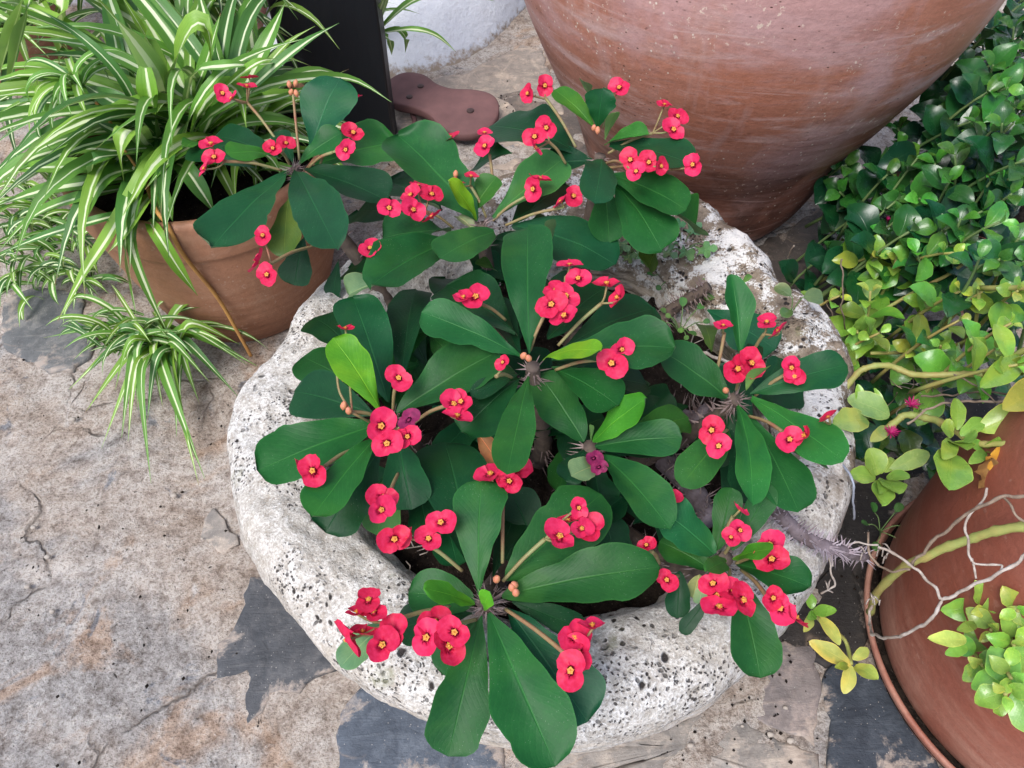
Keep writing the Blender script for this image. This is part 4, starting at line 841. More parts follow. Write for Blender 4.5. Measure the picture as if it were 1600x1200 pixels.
# leaves read from the photograph: list of (x, y, z), width px
BIG = [
 ([(264, 200, .33), (250, 130, .45), (200, 55, .55), (142, -12, .62)], 26), ([(268, 190, .33), (258, 130, .42), (235, 70, .52), (185, -15, .60)], 17), ([(275, 245, .33), (215, 185, .42), (160, 150, .45), (132, 132, .44)], 25),
 ([(272, 255, .33), (230, 222, .38), (180, 205, .42), (146, 187, .41)], 17), ([(270, 190, .33), (272, 110, .46), (300, 42, .53), (326, 50, .52), (333, 128, .44)], 28), ([(250, 250, .33), (180, 236, .40), (110, 236, .38), (40, 280, .32), (-8, 312, .26)], 18),
 ([(240, 262, .33), (150, 262, .38), (60, 262, .36), (-12, 268, .33)], 22), ([(235, 275, .33), (150, 285, .37), (60, 300, .33), (-12, 324, .27)], 20), ([(220, 290, .33), (120, 310, .36), (50, 340, .30), (-5, 396, .22)], 15),
 ([(210, 330, .32), (150, 345, .34), (70, 368, .30), (0, 396, .26)], 12), ([(235, 262, .34), (170, 275, .38), (140, 320, .35), (119, 384, .29)], 26), ([(262, 228, .36), (235, 258, .40), (170, 370, .32), (130, 430, .26), (90, 502, .20)], 19),
 ([(240, 300, .33), (220, 325, .36), (190, 372, .34), (166, 398, .31)], 17), ([(215, 330, .33), (196, 370, .34), (205, 440, .24), (214, 500, .16)], 12), ([(220, 330, .33), (205, 372, .33), (230, 450, .24), (262, 520, .14)], 13), ([(232, 345, .33), (250, 372, .33), (280, 420, .28), (309, 462, .22)], 15),
 ([(245, 290, .33), (255, 305, .36), (262, 325, .35), (270, 346, .33)], 15), ([(240, 240, .34), (210, 205, .44), (190, 225, .44), (195, 292, .36)], 24), ([(270, 255, .33), (288, 262, .38), (315, 300, .36), (337, 335, .32)], 20), ([(260, 240, .33), (160, 245, .42), (145, 262, .40), (138, 292, .34)], 17),
 ([(285, 235, .33), (330, 180, .44), (420, 134, .46), (510, 122, .44), (560, 128, .42), (612, 160, .40)], 17), ([(300, 225, .33), (370, 160, .44), (430, 105, .48), (485, 62, .50), (530, 36, .50)], 16), ([(290, 215, .33), (340, 150, .46), (400, 100, .52), (440, 92, .50)], 14),
 ([(290, 205, .33), (300, 120, .48), (350, 104, .52), (400, 102, .50), (445, 96, .47)], 15), ([(320, 210, .33), (380, 140, .42), (420, 60, .48), (445, 5, .5)], 20), ([(300, 230, .33), (370, 175, .43), (450, 150, .43), (545, 108, .42)], 11), ([(295, 240, .33), (350, 175, .42), (430, 150, .42), (500, 160, .38), (520, 190, .36)], 18),
 ([(300, 250, .33), (360, 200, .40), (430, 190, .40), (500, 205, .36)], 16), ([(300, 255, .33), (340, 170, .42), (390, 140, .44), (420, 160, .40)], 20), ([(290, 260, .33), (310, 180, .44), (350, 135, .48), (375, 150, .46), (385, 200, .42)], 22), ([(285, 250, .33), (295, 190, .44), (340, 120, .5), (410, 80, .5), (486, 58, .5)], 14),
 ([(265, 245, .33), (235, 150, .45), (225, 80, .5)], 24), ([(280, 200, .33), (318, 110, .42), (345, 20, .50)], 18), ([(300, 270, .33), (380, 235, .38), (420, 245, .36), (440, 275, .33)], 15), ([(240, 230, .34), (195, 130, .46), (130, 60, .52), (60, 14, .54)], 11),
]
for pts, wpx in BIG:
    strap([at(x, y, z) for x, y, z in pts], wpx, sp1, sgreen(), R.uniform(-0.3, 0.3))
for i in range(125):
    fan(sp1, SPO+V((R.uniform(-0.08, 0.08), R.uniform(-0.03, 0.1), 0.02)), R.uniform(1.25, 3.8) if i % 4 else R.uniform(3.6, 5.0), R.uniform(0.5, 1.3), R.uniform(0.24, 0.44), R.uniform(0.016, 0.029), R.uniform(1.1, 2.3), R.uniform(0.7, 1.15))
for i in range(26): fan(sp1, SPO+V((R.uniform(-0.02, 0.08), R.uniform(-0.03, 0.1), 0.02)), R.uniform(-0.5, 1.3), R.uniform(0.6, 1.3), R.uniform(0.16, 0.27), R.uniform(0.014, 0.024), R.uniform(1.4, 2.6), R.uniform(0.6, 1.0))
for i in range(26): fan(sp1, SPO+V((R.uniform(-0.03, 0.12), R.uniform(-0.06, 0.06), 0.015)), R.uniform(3.6, 6.1), R.uniform(0.4, 1.2), R.uniform(0.13, 0.23), R.uniform(0.012, 0.02), R.uniform(1.4, 2.6), R.uniform(0.5, 0.95))
m = MB(); m.add(*tube(smooth_path([at(215, 240, .36), at(240, 320, .35), at(262, 352, .335), at(288, 400, .28), at(340, 465, .17), at(372, 520, .08), at(392, 556, .02)]), 0.0032, 7)); m.build('runner', M['runner'], sp1, at(262, 352, .335))
m = MB(); m.add(*tube(smooth_path([at(150, 160, .44), at(175, 195, .42), at(188, 225, .40), at(218, 268, .36)]), 0.0022, 7)); m.build('runner', M['runner'], sp1, at(150, 160, .44))
for a in range(22):                                  # the plantlet on its runner above the pot
    fan(sp1, at(122, 138, .46), R.uniform(0, 2*pi), R.uniform(0.3, 1.2), R.uniform(0.07, 0.13), R.uniform(0.008, 0.012), R.uniform(1.8, 3.2), 1.1, 0.006)
PLB = at(283, 545, 0.05)
sp2 = thing('spider_plantlet', V((PLB.x, PLB.y, 0)), 'spider plantlet with narrow striped leaves sprawling on the floor against the tan pot', 'plant')
TIPS = [(68, 528, .03), (108, 608, .02), (132, 646, .01), (158, 702, .01), (236, 756, .01), (320, 748, .01), (312, 764, .01), (402, 460, .12), (374, 538, .06), (386, 570, .04), (376, 624, .02), (312, 632, .02), (402, 572, .03), (276, 682, .02), (200, 690, .02), (190, 684, .01), (300, 700, .01), (230, 660, .03), (150, 560, .05), (180, 610, .05), (255, 640, .05), (130, 590, .04), (215, 640, .03), (330, 600, .04)]
for x, y, z in TIPS:
    T = at(x, y, z); B = PLB+V((R.uniform(-0.035, 0.02), R.uniform(-0.02, 0.02), R.uniform(0, 0.02)))
    mid = B.lerp(T, 0.5)+V((0, 0, R.uniform(0.03, 0.07))); strap([B, B.lerp(mid, 0.5)+V((0, 0, 0.02)), mid, T], R.uniform(8, 12), sp2, sgreen(0.95), R.uniform(-0.6, 0.6))
for i in range(60):
    fan(sp2, PLB+V((R.uniform(-0.12, 0.02), R.uniform(-0.03, 0.04), R.uniform(-0.01, 0.05))), R.uniform(2.2, 6.6), R.uniform(0.1, 1.2), R.uniform(0.07, 0.16), R.uniform(0.006, 0.011), R.uniform(1.0, 2.6), R.uniform(0.7, 1.0), 0.01)
PLC = at(90, 440, 0.03); sp3 = thing('spider_plantlet', V((PLC.x, PLC.y, 0)), 'tuft of tiny striped leaves crowding the floor left of the tan pot', 'plant')
for i in range(170):
    c = at(R.uniform(-10, 165), R.uniform(300, 470), 0.02)
    if hypot(c.x-LP.x, c.y-LP.y) < 0.16: continue
    if proj(c).y > 400 and proj(c).x < 30: continue
    fan(sp3, c+V((0, 0, R.uniform(0, 0.06))), R.uniform(2.5, 6.8), R.uniform(0.2, 1.3), R.uniform(0.06, 0.12), R.uniform(0.008, 0.013), R.uniform(1.2, 2.8), R.uniform(0.6, 1.0), 0.01)
CR = at(25, 20, 0.30); CR.z = 0.28; sp4 = thing('spider_plant', CR, 'spider plant with broad lime leaves arching down beside the big one', 'plant')
for pts, wpx in (([(60, -140, .55), (40, -20, .6), (10, 80, .45), (-5, 130, .35)], 26), ([(70, -120, .55), (48, -10, .58), (25, 90, .45), (4, 172, .32)], 26), ([(100, -120, .5), (95, -10, .5), (96, 60, .42), (92, 110, .36)], 28), ([(30, -100, .5), (10, -20, .5), (-20, 60, .4)], 26)):
    strap([at(x, y, z) for x, y, z in pts], wpx, sp4, R.choice(SG[:1]+SG[2:3]), 0.1)
for i in range(75):
    fan(sp4, CR+V((R.uniform(-0.06, 0.1), R.uniform(-0.12, 0.05), R.uniform(0, 0.05))), R.uniform(0, 2*pi), R.uniform(0.5, 1.3), R.uniform(0.24, 0.46), R.uniform(0.014, 0.027), R.uniform(1.2, 2.5), R.uniform(0.5, 0.95))
CF = at(330, 60, 0.29); CF.z = 0.28; sp5 = thing('spider_plant', CF, 'spider plant growing in shade in the dark pot by the white wall', 'plant')
for i in range(80):
    fan(sp5, CF+V((R.uniform(-0.16, 0.12), R.uniform(-0.02, 0.10), R.uniform(0, 0.08))), R.uniform(0, 2*pi), R.uniform(0.3, 1.3), R.uniform(0.18, 0.36), R.uniform(0.010, 0.02), R.uniform(1.2, 2.6), R.uniform(0.35, 0.8))
CG = at(585, 60, 0.15); CG.y += 0.08; CG.z = 0.0; sp6 = thing('spider_plant', CG, 'spider plant showing a few arching leaves right of the black post', 'plant')
for pts, wpx in (([(585, 70, .2), (640, 22, .27), (700, 8, .28), (772, 20, .25)], 11), ([(585, 72, .2), (640, 66, .24), (680, 76, .22), (712, 102, .18)], 8), ([(585, 72, .2), (618, 66, .22), (632, 82, .2), (630, 102, .15)], 8), ([(585, 60, .2), (600, 20, .3), (604, -20, .36)], 12), ([(585, 75, .18), (602, 78, .18), (608, 92, .15), (609, 105, .12)], 8), ([(580, 60, .2), (592, 30, .3), (600, 5, .34)], 9)):
    strap([at(x, y, z)+V((0, 0.05, 0)) for x, y, z in pts], wpx, sp6, SG[1], 0.2)
for i in range(16): fan(sp6, CG+V((-0.08, 0.05, 0.1)), R.uniform(0, 2*pi), R.uniform(0.6, 1.3), R.uniform(0.12, 0.2), 0.009, R.uniform(1, 2), 0.7)

# ---------------------------------------------------------------- glossy succulent plants on the right
def ovate(seed):
    return blade(1.0, 0.74, 0.09, 0.26, 0.5, 2.1, 0.10, seed, ns=11, nx=2, pet=0.16, tip=0.42, curl=0.15)
OV = []
for i in range(6):
    v, f, uv = ovate(i+0.5); OV.append(mesh('leaf', [p*0.05 for p in v], f, uv, True, [M['glossy']]))
def put_leaf(parent, base, dirv, L, color, up=V((0, 0, 1)), roll=0.0, wk=1.0):
    F = frame(dirv, up, roll); o = obj('leaf', R.choice(OV), parent, base-under(parent), color, rot=F.to_euler())
    o.scale = (L*20*wk, L*20, L*20); return o
def shoot(parent, tip, axis_, nodes, L0, color, tipcol, gap=0.022, stem='dark_stem', slen=0.035):
    axis_ = axis_.normalized(); F = frame(axis_, V((0.2, -0.6, 0.7)))
    X, Z = F.col[0], F.col[2]; ph = R.uniform(0, pi)
    bend = V((R.uniform(-0.8, 0.8), R.uniform(-0.8, 0.8), -2.2))
    path = []
    for i in range(7):
        s = i/6*(gap*nodes+slen); path.append(tip-axis_*s+bend*s*s*2.0)
    m = MB(); m.add(*tube(path, [0.0016+0.0016*i/6 for i in range(7)], 6)); m.build('stem', M[stem], parent, path[0])
    for k in range(nodes):
        s = gap*k*(0.5+0.5*min(1, k/2)); c = tip-axis_*s+bend*s*s*2.0
        g = (0.42, 0.7, 1.0, 1.1, 1.1, 1.05, 1.0)[min(k, 6)]; a = ph+k*pi/2
        for sgn in (0, pi):
            d = X*cos(a+sgn)+Z*sin(a+sgn); open_ = (0.9, 0.45, 0.2, 0.0, -0.1, -0.15, -0.2)[min(k, 6)]+R.uniform(-0.15, 0.15)
            dv = (d+axis_*open_).normalized(); f = min(1, k/1.6)
            c3 = tuple((tipcol[j]*(1-f)+color[j]*f)*R.uniform(0.8, 1.2) for j in range(3))
            put_leaf(parent, c+d*0.002, dv, L0*g*R.uniform(0.85, 1.15), c3, (axis_+V((0, -0.1, 0.5))).normalized(), R.uniform(-0.3, 0.3), R.uniform(0.85, 1.1))
DK, MD, LM, TIPD, TIPL = (0.008, 0.055, 0.018), (0.03, 0.12, 0.025), (0.11, 0.27, 0.035), (0.04, 0.15, 0.018), (0.22, 0.40, 0.06)
def petals(parent, x, y, z, r=0.008, full=True):
    p = at(x, y, z); m = MB(); n = 26
    for i in range(n):
        a = 2*pi*i/n; d = V((cos(a), sin(a), R.uniform(0.1, 0.9) if full else 2.0)).normalized(); e = p+d*r*R.uniform(0.8, 1.1); q = d.cross(V((0, 0, 1))).normalized()*r*0.07; o = len(m.v)
        m.v += [p-q*0.6+V((0, 0, 0)), p+q*0.6, p.lerp(e, 0.7)+q, e, p.lerp(e, 0.7)-q]; m.uv += [(0, 0)]*5; m.f.append((o, o+1, o+2, o+3, o+4))
    m.build('flower', M['magenta'], parent, p, kind='stuff')
def mass(name, org, label, spots, color, tipc, L0, nodes, stem='dark_stem', zf=None, gap=0.022, lean=(0, -0.35, 1)):
    t = thing(name, org, label, 'plant')
    for (x, y, z) in spots:
        tip = at(x, y, z)
        tc = tipc if R.random() < 0.7 else tuple(q*1.9 for q in tipc)
        shoot(t, tip, V((lean[0]+R.uniform(-0.6, 0.6), lean[1]+R.uniform(-0.5, 0.5), lean[2]*R.uniform(0.5, 1.2))), nodes+R.choice((-1, 0, 0, 1)), L0*R.uniform(0.8, 1.2), color if R.random() < 0.85 else MD, tc if color == DK else tipc, gap, stem)
    return t
def jar_edge(y): return max(1290, 1560-0.62*y) if y < 260 else 1290+max(0, (y-260))*0.02
def scatter(n, x0, x1, y0, y1, dmin, z0, z1, ok=lambda x, y: True):
    out = []
    for i in range(6000):
        if len(out) >= n: break
        x, y = R.uniform(x0, x1), R.uniform(y0, y1)
        if not ok(x, y) or any(hypot(x-a, y-b) < dmin for a, b, _ in out): continue
        out.append((x, y, z0+(z1-z0)*sstep(1300, 1600, x)+R.uniform(-0.03, 0.03)))
    return out
A1 = mass('heartleaf_succulent', V((1.05, 1.35, 0)), 'dark glossy trailing succulent behind the shoulder of the large jar', scatter(33, 1345, 1640, -30, 195, 29, 0.22, 0.42, lambda x, y: x > jar_edge(y)+12), DK, TIPD, 0.06, 4, gap=0.028)
A2 = mass('heartleaf_succulent', V((0.84, 1.08, 0)), 'dark green glossy trailing succulent with magenta buds spilling from the buried pot', [(1322, 258, .24), (1312, 300, .20), (1350, 330, .18), (1308, 395, .16), (1350, 410, .2)]+scatter(40, 1372, 1640, 190, 410, 28, 0.22, 0.40), DK, TIPD, 0.06, 4, gap=0.028)
for x, y, z in ((1555, 206, .38), (1386, 346, .25), (1442, 356, .27)): petals(A2, x, y, z, 0.009, False)
A3 = mass('heartleaf_succulent', V((0.78, 0.8, 0)), 'lime green trailing succulent with yellow stems between the basin and the red pot', [(1490, 395, .34), (1535, 455, .36), (1500, 500, .33), (1312, 462, .26), (1360, 455, .27), (1375, 520, .24), (1340, 520, .22), (1425, 545, .24), (1580, 505, .40), (1590, 570, .42), (1555, 545, .38), (1560, 420, .36), (1400, 405, .27), (1372, 400, .26), (1590, 455, .4), (1500, 455, .33), (1470, 540, .28), (1450, 470, .27), (1610, 620, .42)], LM, TIPL, 0.04, 4, 'green_stem')
for i in range(26):
    x, y = R.uniform(1330, 1600), R.uniform(430, 640); b = at(x, y, R.uniform(0.06, 0.16)); a = R.uniform(0, 2*pi)
    put_leaf(A3, b, V((cos(a), sin(a), 0.3)), R.uniform(0.04, 0.055), R.choice((DK, MD, DK)), roll=R.uniform(-0.4, 0.4))
for i in range(46):
    x, y = R.uniform(1345, 1480), R.uniform(555, 735); b = at(x, y, R.uniform(0.03, 0.12)); a = R.uniform(0, 2*pi)
    put_leaf(A3, b, V((cos(a), sin(a), 0.3)), R.uniform(0.035, 0.055), R.choice((DK, MD, DK, (0.05, 0.1, 0.02))), roll=R.uniform(-0.4, 0.4))
# big pale leaves: (base), (tip), width, colour
def broad(parent, b, t, w, col, zb, zt, roll=0.0, fold=0.25, tip=0.3, a=0.48, k=2.5):
    B, T = at(*b, zb), at(*t, zt); F = frame(T-B, V((0, -0.25, 1)), roll); ax = (proj(T)-proj(B)).normalized(); L = (T-B).length
    W = px_width(B.lerp(T, 0.5), F.col[0], ax, w); v, f, uv = blade(L, W, 0.06, fold, a, k, 0.08, R.random()*40, ns=20, nx=3, pet=0.15, tip=tip)
    return obj('leaf', mesh('leaf', [F @ p for p in v], f, uv, True, [M['glossy']]), parent, B-under(parent), tuple(c*R.uniform(0.88, 1.12) for c in col))
PALE, LIME, YEL = (0.19, 0.30, 0.08), (0.16, 0.31, 0.045), (0.40, 0.47, 0.11)
def rosette(parent, items, zb, dz=0.012):
    for b, t, w_, c in items: broad(parent, b, t, w_, c, zb, zb+dz+R.uniform(-0.015, 0.015))
rosette(A3, [((1372, 742), (1358, 700), 38, LIME), ((1368, 745), (1326, 742), 28, LIME), ((1376, 752), (1378, 790), 36, LIME), ((1382, 750), (1404, 772), 28, LIME), ((1390, 735), (1452, 707), 30, PALE), ((1385, 745), (1422, 746), 18, LIME), ((1382, 738), (1396, 716), 20, LIME), ((1376, 740), (1384, 714), 14, LIME), ((1378, 748), (1375, 772), 18, LIME)], 0.30)
rosette(A3, [((1355, 655), (1300, 664), 42, PALE), ((1390, 650), (1324, 622), 40, PALE), ((1360, 690), (1388, 668), 22, PALE), ((1345, 640), (1340, 600), 16, LIME), ((1380, 640), (1366, 606), 10, LIME)], 0.31)
rosette(A3, [((1484, 706), (1482, 766), 62, LIME), ((1486, 688), (1472, 718), 30, LIME), ((1490, 675), (1470, 668), 30, LIME), ((1495, 672), (1494, 622), 26, LIME), ((1500, 680), (1538, 655), 26, LIME), ((1530, 672), (1612, 640), 48, (0.3, 0.42, 0.08)), ((1500, 690), (1520, 690), 24, LIME), ((1490, 690), (1512, 704), 20, LIME), ((1535, 700), (1514, 694), 18, LIME), ((1540, 700), (1560, 682), 18, LIME), ((1540, 706), (1514, 724), 20, LIME), ((1545, 704), (1558, 708), 16, LIME)], 0.36)
rosette(A3, [((1600, 560), (1530, 606), 40, LIME), ((1600, 570), (1640, 590), 40, LIME), ((1575, 560), (1556, 506), 30, LIME), ((1640, 600), (1566, 640), 54, (0.3, 0.34, 0.05)), ((1590, 580), (1560, 566), 22, LIME)], 0.40)
A4 = thing('heartleaf_succulent', RP+V((-0.03, -0.1, 0.0)), 'lime green succulent shoots hanging down the front of the red pot', 'plant')
for x, y in ((1560, 925), (1590, 955), (1548, 985), (1585, 1010), (1535, 1040), (1580, 1060), (1600, 900), (1570, 1085), (1610, 980), (1540, 950)):
    shoot(A4, at(x, y, 0.33 if x > 1560 else 0.29), V((-0.7+R.uniform(-0.4, 0.4), -0.6, 0.7)), 3, 0.040, (0.15, 0.34, 0.05), TIPL, 0.017, 'green_stem', 0.05)
rosette(A4, [((1510, 1000), (1450, 998), 26, YEL), ((1512, 1012), (1476, 1022), 20, LIME), ((1555, 1095), (1566, 1120), 24, LIME), ((1525, 975), (1494, 985), 18, LIME)], 0.3)
A5 = thing('heartleaf_succulent', at(1330, 985, 0)*1.0, 'small yellowish succulent shoot hanging between the basin and the red pot', 'plant')
rosette(A5, [((1330, 1040), (1264, 1002), 27, YEL), ((1330, 1040), (1318, 1084), 25, (0.33, 0.45, 0.1)), ((1336, 1040), (1372, 1062), 24, (0.35, 0.46, 0.1)), ((1332, 1030), (1357, 1014), 20, (0.35, 0.46, 0.1)), ((1326, 1040), (1304, 1042), 14, LIME)], 0.12)
rosette(A5, [((1270, 956), (1308, 954), 20, LIME), ((1268, 952), (1264, 926), 17, LIME), ((1268, 960), (1256, 988), 16, YEL), ((1282, 964), (1312, 1008), 20, YEL), ((1272, 958), (1262, 968), 16, LIME)], 0.2)
m = MB(); m.add(*tube(smooth_path([at(1330, 1038, .12), at(1320, 1000, .11), at(1290, 978, .16), at(1272, 958, .2)]), 0.0025, 7)); m.build('stem', M['green_stem'], A5, at(1330, 1038, .12))
def stemline(parent, px, rad, mat='green_stem', name='stem', n=8, knots=False):
    pts = smooth_path([at(*p) for p in px], 7)
    rad *= 0.66 if 'twig' in mat else 0.85
    if knots:
        pts = [p+V((noise.noise(p*70), noise.noise(p*70+V((9, 0, 0))), noise.noise(p*70+V((0, 9, 0)))))*(0.0035 if 'twig' in mat else 0.0015) for p in pts]
    rr = [rad*(1+(0.22 if knots and i % 5 == 0 else 0)+0.1*noise.noise(V((i*0.9, rad*1000, 0)))) for i in range(len(pts))]
    m = MB(); m.add(*tube(pts, rr, n)); return m.build(name, M[mat], parent, pts[0])
stemline(A3, [(1318, 614, .30), (1332, 592, .31), (1348, 578, .315), (1370, 572, .32), (1400, 574, .32), (1424, 584, .32), (1456, 586, .33), (1500, 585, .34), (1535, 584, .35)], 0.0045, knots=True)
stemline(A3, [(1374, 678, .29), (1400, 658, .30), (1420, 648, .31), (1450, 654, .32), (1482, 664, .34)], 0.005, knots=True)
stemline(A3, [(1480, 665, .34), (1520, 690, .36), (1565, 695, .38), (1610, 696, .40)], 0.004, knots=True)
stemline(A3, [(1330, 550, .15), (1360, 500, .2), (1440, 450, .24), (1480, 430, .26), (1520, 400, .28)], 0.0032)
stemline(A3, [(1360, 552, .2), (1420, 550, .2), (1490, 540, .22), (1530, 520, .28)], 0.003)
stemline(A3, [(1522, 520, .28), (1528, 480, .33), (1530, 450, .36)], 0.003)
stemline(A4, [(1360, 956, .12), (1372, 924, .2), (1410, 888, .28), (1450, 867, .32), (1510, 844, .36), (1555, 830, .39), (1612, 820, .42)], 0.0055, knots=True)
def free_stem(parent, pts, rad):                     # trailing stems that leave the soil of the red pot over its rim
    P = smooth_path(pts, 7); m = MB(); m.add(*tube(P, [rad*(1+0.12*noise.noise(V((i*0.8, rad*900, 0)))) for i in range(len(P))], 8)); m.build('stem', M['green_stem'], parent, P[0])
for (dx, dy, px) in ((-0.12, -0.17, (1562, 950, .30)), (-0.09, -0.19, (1590, 1000, .30)), (-0.15, -0.14, (1548, 1030, .27)), (-0.06, -0.19, (1600, 1040, .29))):
    k = V((dx, dy, 0)).normalized(); free_stem(A4, [RP+k*0.1+V((0, 0, 0.46)), RP+k*0.18+V((0, 0, 0.515)), RP+k*0.225+V((0, 0, 0.50)), RP+k*0.262+V((0, 0, 0.42)), at(*px)], 0.003)
for px in ((1535, 584, .35), (1590, 580, .39), (1612, 696, .40), (1530, 450, .36)):
    e = at(*px); k = V((e.x-RP.x, e.y-RP.y, 0)).normalized(); free_stem(A3, [RP+k*0.1+V((0, 0, 0.46)), RP+k*0.18+V((0, 0, 0.512)), RP+k*0.22+V((0, 0, 0.50)), e], 0.0035)
free_stem(A5, [at(1272, 958, .2), at(1284, 962, .13), at(1296, 975, .06), at(1302, 985, .0)], 0.0025)
for x, y, z in ((1424, 632, .33), (1392, 676, .31)): petals(A3, x, y, z, 0.011)

# ---------------------------------------------------------------- dry twigs, cord, dead leaf
t = thing('dry_branch', at(1475, 937, 0.33), 'bleached dry forked twig lying across the front of the red pot', 'branch')
stemline(t, [(1372, 855, .33), (1407, 872, .33), (1432, 887, .33), (1450, 905, .33), (1467, 932, .33), (1475, 937, .33)], 0.0022, 'twig_pale', 'twig', 6, True)
stemline(t, [(1612, 858, .42), (1565, 895, .39), (1520, 917, .36), (1475, 937, .33), (1457, 962, .32), (1440, 976, .30), (1400, 996, .25), (1366, 992, .2), (1358, 970, .16), (1364, 940, .16)], 0.0026, 'twig_pale', 'twig', 6, True)
stemline(t, [(1566, 890, .39), (1562, 881, .39), (1527, 882, .38), (1522, 875, .38), (1527, 902, .37)], 0.0016, 'twig_pale', 'twig', 6, True)
stemline(t, [(1522, 878, .38), (1510, 840, .39), (1512, 810, .40), (1525, 788, .41), (1546, 764, .42)], 0.0019, 'twig_pale', 'twig', 6, True)
t = thing('dry_branch', at(1431, 877, 0.32), 'thin brown dry stem crossing above the red pot beside the yellow stem', 'branch')
stemline(t, [(1425, 882, .315), (1475, 832, .37), (1522, 795, .41), (1562, 780, .43), (1612, 775, .45)], 0.0026, 'twig', 'twig', 6, True)
stemline(t, [(1566, 780, .43), (1585, 800, .43), (1612, 820, .43)], 0.0018, 'twig', 'twig', 6, True)
t = thing('dry_branch', at(1456, 636, 0.34), 'tangled grey dry twigs under the lime green shoots', 'branch')
stemline(t, [(1418, 662, .33), (1456, 636, .34), (1500, 628, .36), (1575, 628, .39)], 0.0022, 'twig', 'twig', 6, True)
stemline(t, [(1490, 586, .36), (1528, 604, .37), (1556, 628, .385)], 0.0014, 'twig', 'twig', 6, True)
stemline(t, [(1440, 620, .28), (1480, 616, .29), (1530, 612, .31), (1580, 616, .33)], 0.002, 'twig', 'twig', 6, True)
for i in range(26):
    x, y = R.uniform(1400, 1470), R.uniform(590, 640); a = R.uniform(0, 2*pi); l = R.uniform(10, 34)
    stemline(t, [(x, y, R.uniform(.2, .3)), (x+cos(a)*l*0.5+R.uniform(-5, 5), y+sin(a)*l*0.5, R.uniform(.22, .3)), (x+cos(a)*l, y+sin(a)*l, R.uniform(.2, .3))], 0.0009, R.choice(('twig', 'twig_pale')), 'twig', 4)
t = thing('dry_branch', at(1325, 545, 0.1), 'thin upright dry stalk behind the right rim of the basin', 'branch')
stemline(t, [(1314, 405, .32), (1316, 450, .28), (1316, 490, .24), (1328, 545, .12)], 0.0017, 'twig', 'twig', 6, True)
stemline(t, [(1290, 470, .18), (1305, 500, .16), (1330, 560, .1)], 0.0012, 'twig', 'twig', 5, True)
t = thing('dry_branch', at(1350, 900, 0.2), 'shrivelled bleached twiglets beside the thorny dead stem on the rim', 'branch')
stemline(t, [(1300, 885, .30), (1305, 862, .31), (1330, 848, .31), (1372, 852, .32)], 0.0016, 'twig_pale', 'twig', 6, True)
stemline(t, [(1296, 866, .31), (1298, 890, .30), (1306, 916, .28), (1282, 924, .27)], 0.0016, 'twig_pale', 'twig', 6, True)
stemline(t, [(1358, 835, .3), (1362, 870, .30), (1385, 888, .29), (1420, 892, .31)], 0.0019, 'twig', 'twig', 6, True)
for i in range(16):
    x, y = R.choice(((1285, 922), (1345, 868), (1380, 865), (1365, 940))); a = R.uniform(0, 2*pi); l = R.uniform(6, 16); x += R.uniform(-12, 12); y += R.uniform(-8, 8)
    stemline(t, [(x, y, .29), (x+cos(a)*l*0.5, y+sin(a)*l*0.5-3, .30), (x+cos(a)*l, y+sin(a)*l, .29)], 0.0012, 'twig_pale', 'twig', 5)
stemline(None, [(1241, 384, .10), (1232, 400, .06), (1226, 424, .012)], 0.0022, 'twig_pale', 'white_twig', 6, True)
tag(bpy.data.objects['white_twig'], 'short white twig standing between the basin rim and the jar', 'twig')
stemline(None, [(1312, 722, .31), (1326, 738, .32), (1334, 760, .315), (1334, 780, .29), (1334, 812, .24)], 0.0016, 'cord', 'twisted_cord', 6, True)
tag(bpy.data.objects['twisted_cord'], 'thin pale blue twisted cord hanging over the right rim of the basin', 'cord')
t = thing('dry_leaf', at(1565, 725, 0.37), 'crumpled yellow dry leaf hanging above the red pot', 'leaf')
v, f, uv = blade(0.066, 0.056, -0.08, 0.25, 0.4, 3.0, 0.3, 3.3, ns=16, nx=4, wf=3); F = frame(at(1592, 738, .37)-at(1542, 718, .38), V((0.1, -0.7, 1)))
obj('leaf_blade', mesh('leaf_blade', [F @ p for p in v], f, uv, True, [M['yellowleaf']]), t, at(1548, 712, .38)-under(t))
v, f, uv = blade(0.035, 0.025, -0.2, 0.9, 0.5, 2.5, 0.6, 5.3, ns=12, nx=4, wf=6); F = frame(at(1545, 750, .36)-at(1550, 715, .38), V((-0.4, -0.6, 1)))
obj('leaf_blade', mesh('leaf_blade', [F @ p for p in v], f, uv, True, [M['deadleaf']]), t, at(1550, 715, .38)-under(t))
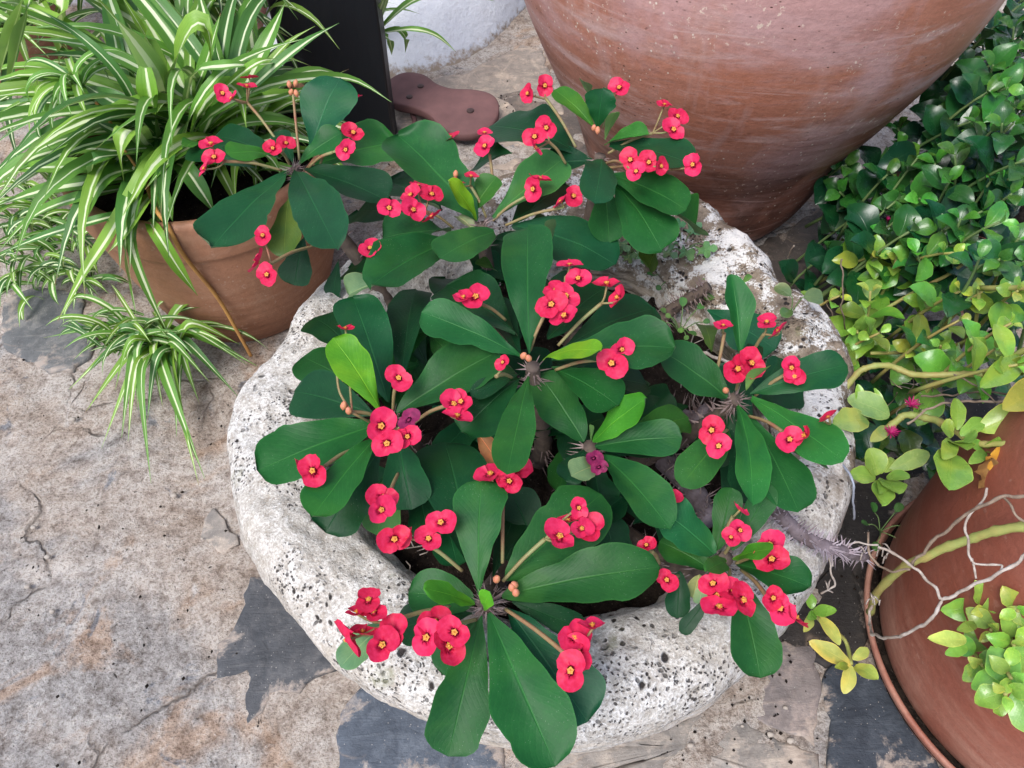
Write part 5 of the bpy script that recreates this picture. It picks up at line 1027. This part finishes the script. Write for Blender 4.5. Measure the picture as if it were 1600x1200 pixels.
# thin branch beam of the big spider plant and a pale stick in the basin
stemline(None, [(1084, 550, .33), (1110, 556, .34), (1140, 566, .345)], 0.0032, 'twig_pale', 'grey_stick', 6, True)
tag(bpy.data.objects['grey_stick'], 'grey weathered stick lying in the basin below the leaves', 'stick')
def weed(name, px, z, n, L, col, label, lobed=False, mat='weed', group=None):
    c = at(*px, z); t = thing(name, c, label, 'weed', group)
    for i in range(n):
        a = 2*pi*i/n+R.uniform(-0.3, 0.3); h = R.uniform(0.006, 0.03); rr = R.uniform(0.01, 0.035) if n > 3 else 0.008
        e = c+V((cos(a)*rr, sin(a)*rr, h)); m = MB(); m.add(*tube(smooth_path([c, c.lerp(e, 0.6)+V((0, 0, 0.006)), e], 3), 0.0008, 5)); m.build('stem', M['dark_stem'], t, c)
        d = V((cos(a), sin(a), R.uniform(-0.2, 0.5))); F = frame(d, V((0, -0.2, 1)), R.uniform(-0.4, 0.4)); LL = L*R.uniform(0.7, 1.2)
        if lobed:
            v = [V((0, 0.3*LL, 0))]; uv = [(0.5, 0.3)]; k = 34
            for j in range(k):
                th = 2*pi*j/k; r = LL*0.55*(1+0.28*cos(5*th)+0.10*cos(15*th))*(0.55 if j == 0 else 1)
                v.append(V((sin(th)*r, 0.3*LL-cos(th)*r, 0.004*sin(5*th)))); uv.append((0.5+0.5*sin(th), 0.5-0.5*cos(th)))
            f = [(0, 1+j, 1+(j+1) % k) for j in range(k)]
        else: v, f, uv = blade(LL, LL*0.8, 0.06, 0.25, 0.45, 2.6, 0.08, R.random()*30, ns=8, nx=2)
        obj('leaf', mesh('leaf', [F @ p for p in v], f, uv, True, [M[mat]]), t, e-c, tuple(q*R.uniform(0.8, 1.2) for q in col))
weed('geranium_seedling', (985, 398), 0.29, 7, 0.022, (0.10, 0.24, 0.10), 'pale lobed seedling leaves between the broad leaves and the basin soil', True)
weed('geranium_seedling', (1065, 392), 0.30, 8, 0.024, (0.10, 0.25, 0.11), 'pale lobed seedling leaves against the brown back rim of the basin', True)
weed('small_weed', (1050, 440), 0.27, 6, 0.010, (0.06, 0.17, 0.05), 'tiny round leaved weed on dark soil near the thorny dead stem')
weed('small_weed', (1062, 520), 0.28, 9, 0.012, (0.06, 0.18, 0.05), 'tiny weed in the shade below the broad leaves right of centre')
weed('small_weed', (1130, 480), 0.28, 8, 0.014, (0.05, 0.15, 0.03), 'small dark weed at the foot of the brown inner rim')
weed('rim_seedling', (1236, 490), 0.335, 3, 0.024, (0.07, 0.16, 0.045), 'three leaved seedling sitting on top of the right rim', mat='glossy')
weed('small_weed', (1375, 830), 0.1, 6, 0.014, (0.05, 0.16, 0.03), 'small green weed growing in the gap between basin and red pot')
# litter on the soil
g = thing('dry_litter', at(1050, 470, 0.25), 'dead thin twigs and spines littering the dark basin soil', 'litter')
m = MB()
for i in range(90):
    x, y = R.choice(((R.uniform(980, 1120), R.uniform(410, 540)), (R.uniform(540, 660), R.uniform(820, 900)), (R.uniform(1040, 1140), R.uniform(600, 820)))); a = R.uniform(0, 2*pi); l = R.uniform(10, 40); z = R.uniform(.25, .29)
    m.add(*tube([at(x, y, z), at(x+cos(a)*l*0.5+4, y+sin(a)*l*0.5, z+R.uniform(0, .015)), at(x+cos(a)*l, y+sin(a)*l, z+R.uniform(-.005, .01))], 0.0008, 4))
m.build('litter_twigs', M['twig_pale'], g, at(1050, 470, 0.25), kind='stuff')
g2 = MB()
for i in range(230):                                 # dark crumbs of soil and dry leaf on the floor
    x, y = R.choice(((R.uniform(600, 880), R.uniform(120, 270)), (R.uniform(1180, 1340), R.uniform(860, 1010)), (R.uniform(0, 380), R.uniform(560, 1200)), (R.uniform(1040, 1290), R.uniform(1000, 1200)), (R.uniform(780, 860), R.uniform(150, 200))))
    q = at(x, y, 0); p = V((q.x, q.y, floor_h(q.x, q.y)+0.007)); r = R.uniform(0.0012, 0.0035); o = len(g2.v)
    for d in ((1, 0, 0), (-1, 0, 0), (0, 1, 0), (0, -1, 0), (0, 0, 1), (0, 0, -1)): g2.v.append(p+V(d)*r*R.uniform(0.5, 1.3)); g2.uv.append((0, 0))
    g2.f += [(o+a, o+b, o+c) for a, b, c in ((0, 2, 4), (2, 1, 4), (1, 3, 4), (3, 0, 4), (2, 0, 5), (1, 2, 5), (3, 1, 5), (0, 3, 5))]
g2.build('soil_crumbs', M['soil'], None, at(300, 900, 0), kind='stuff', smooth=False, label='dark crumbs of soil scattered on the floor', cat='crumbs')
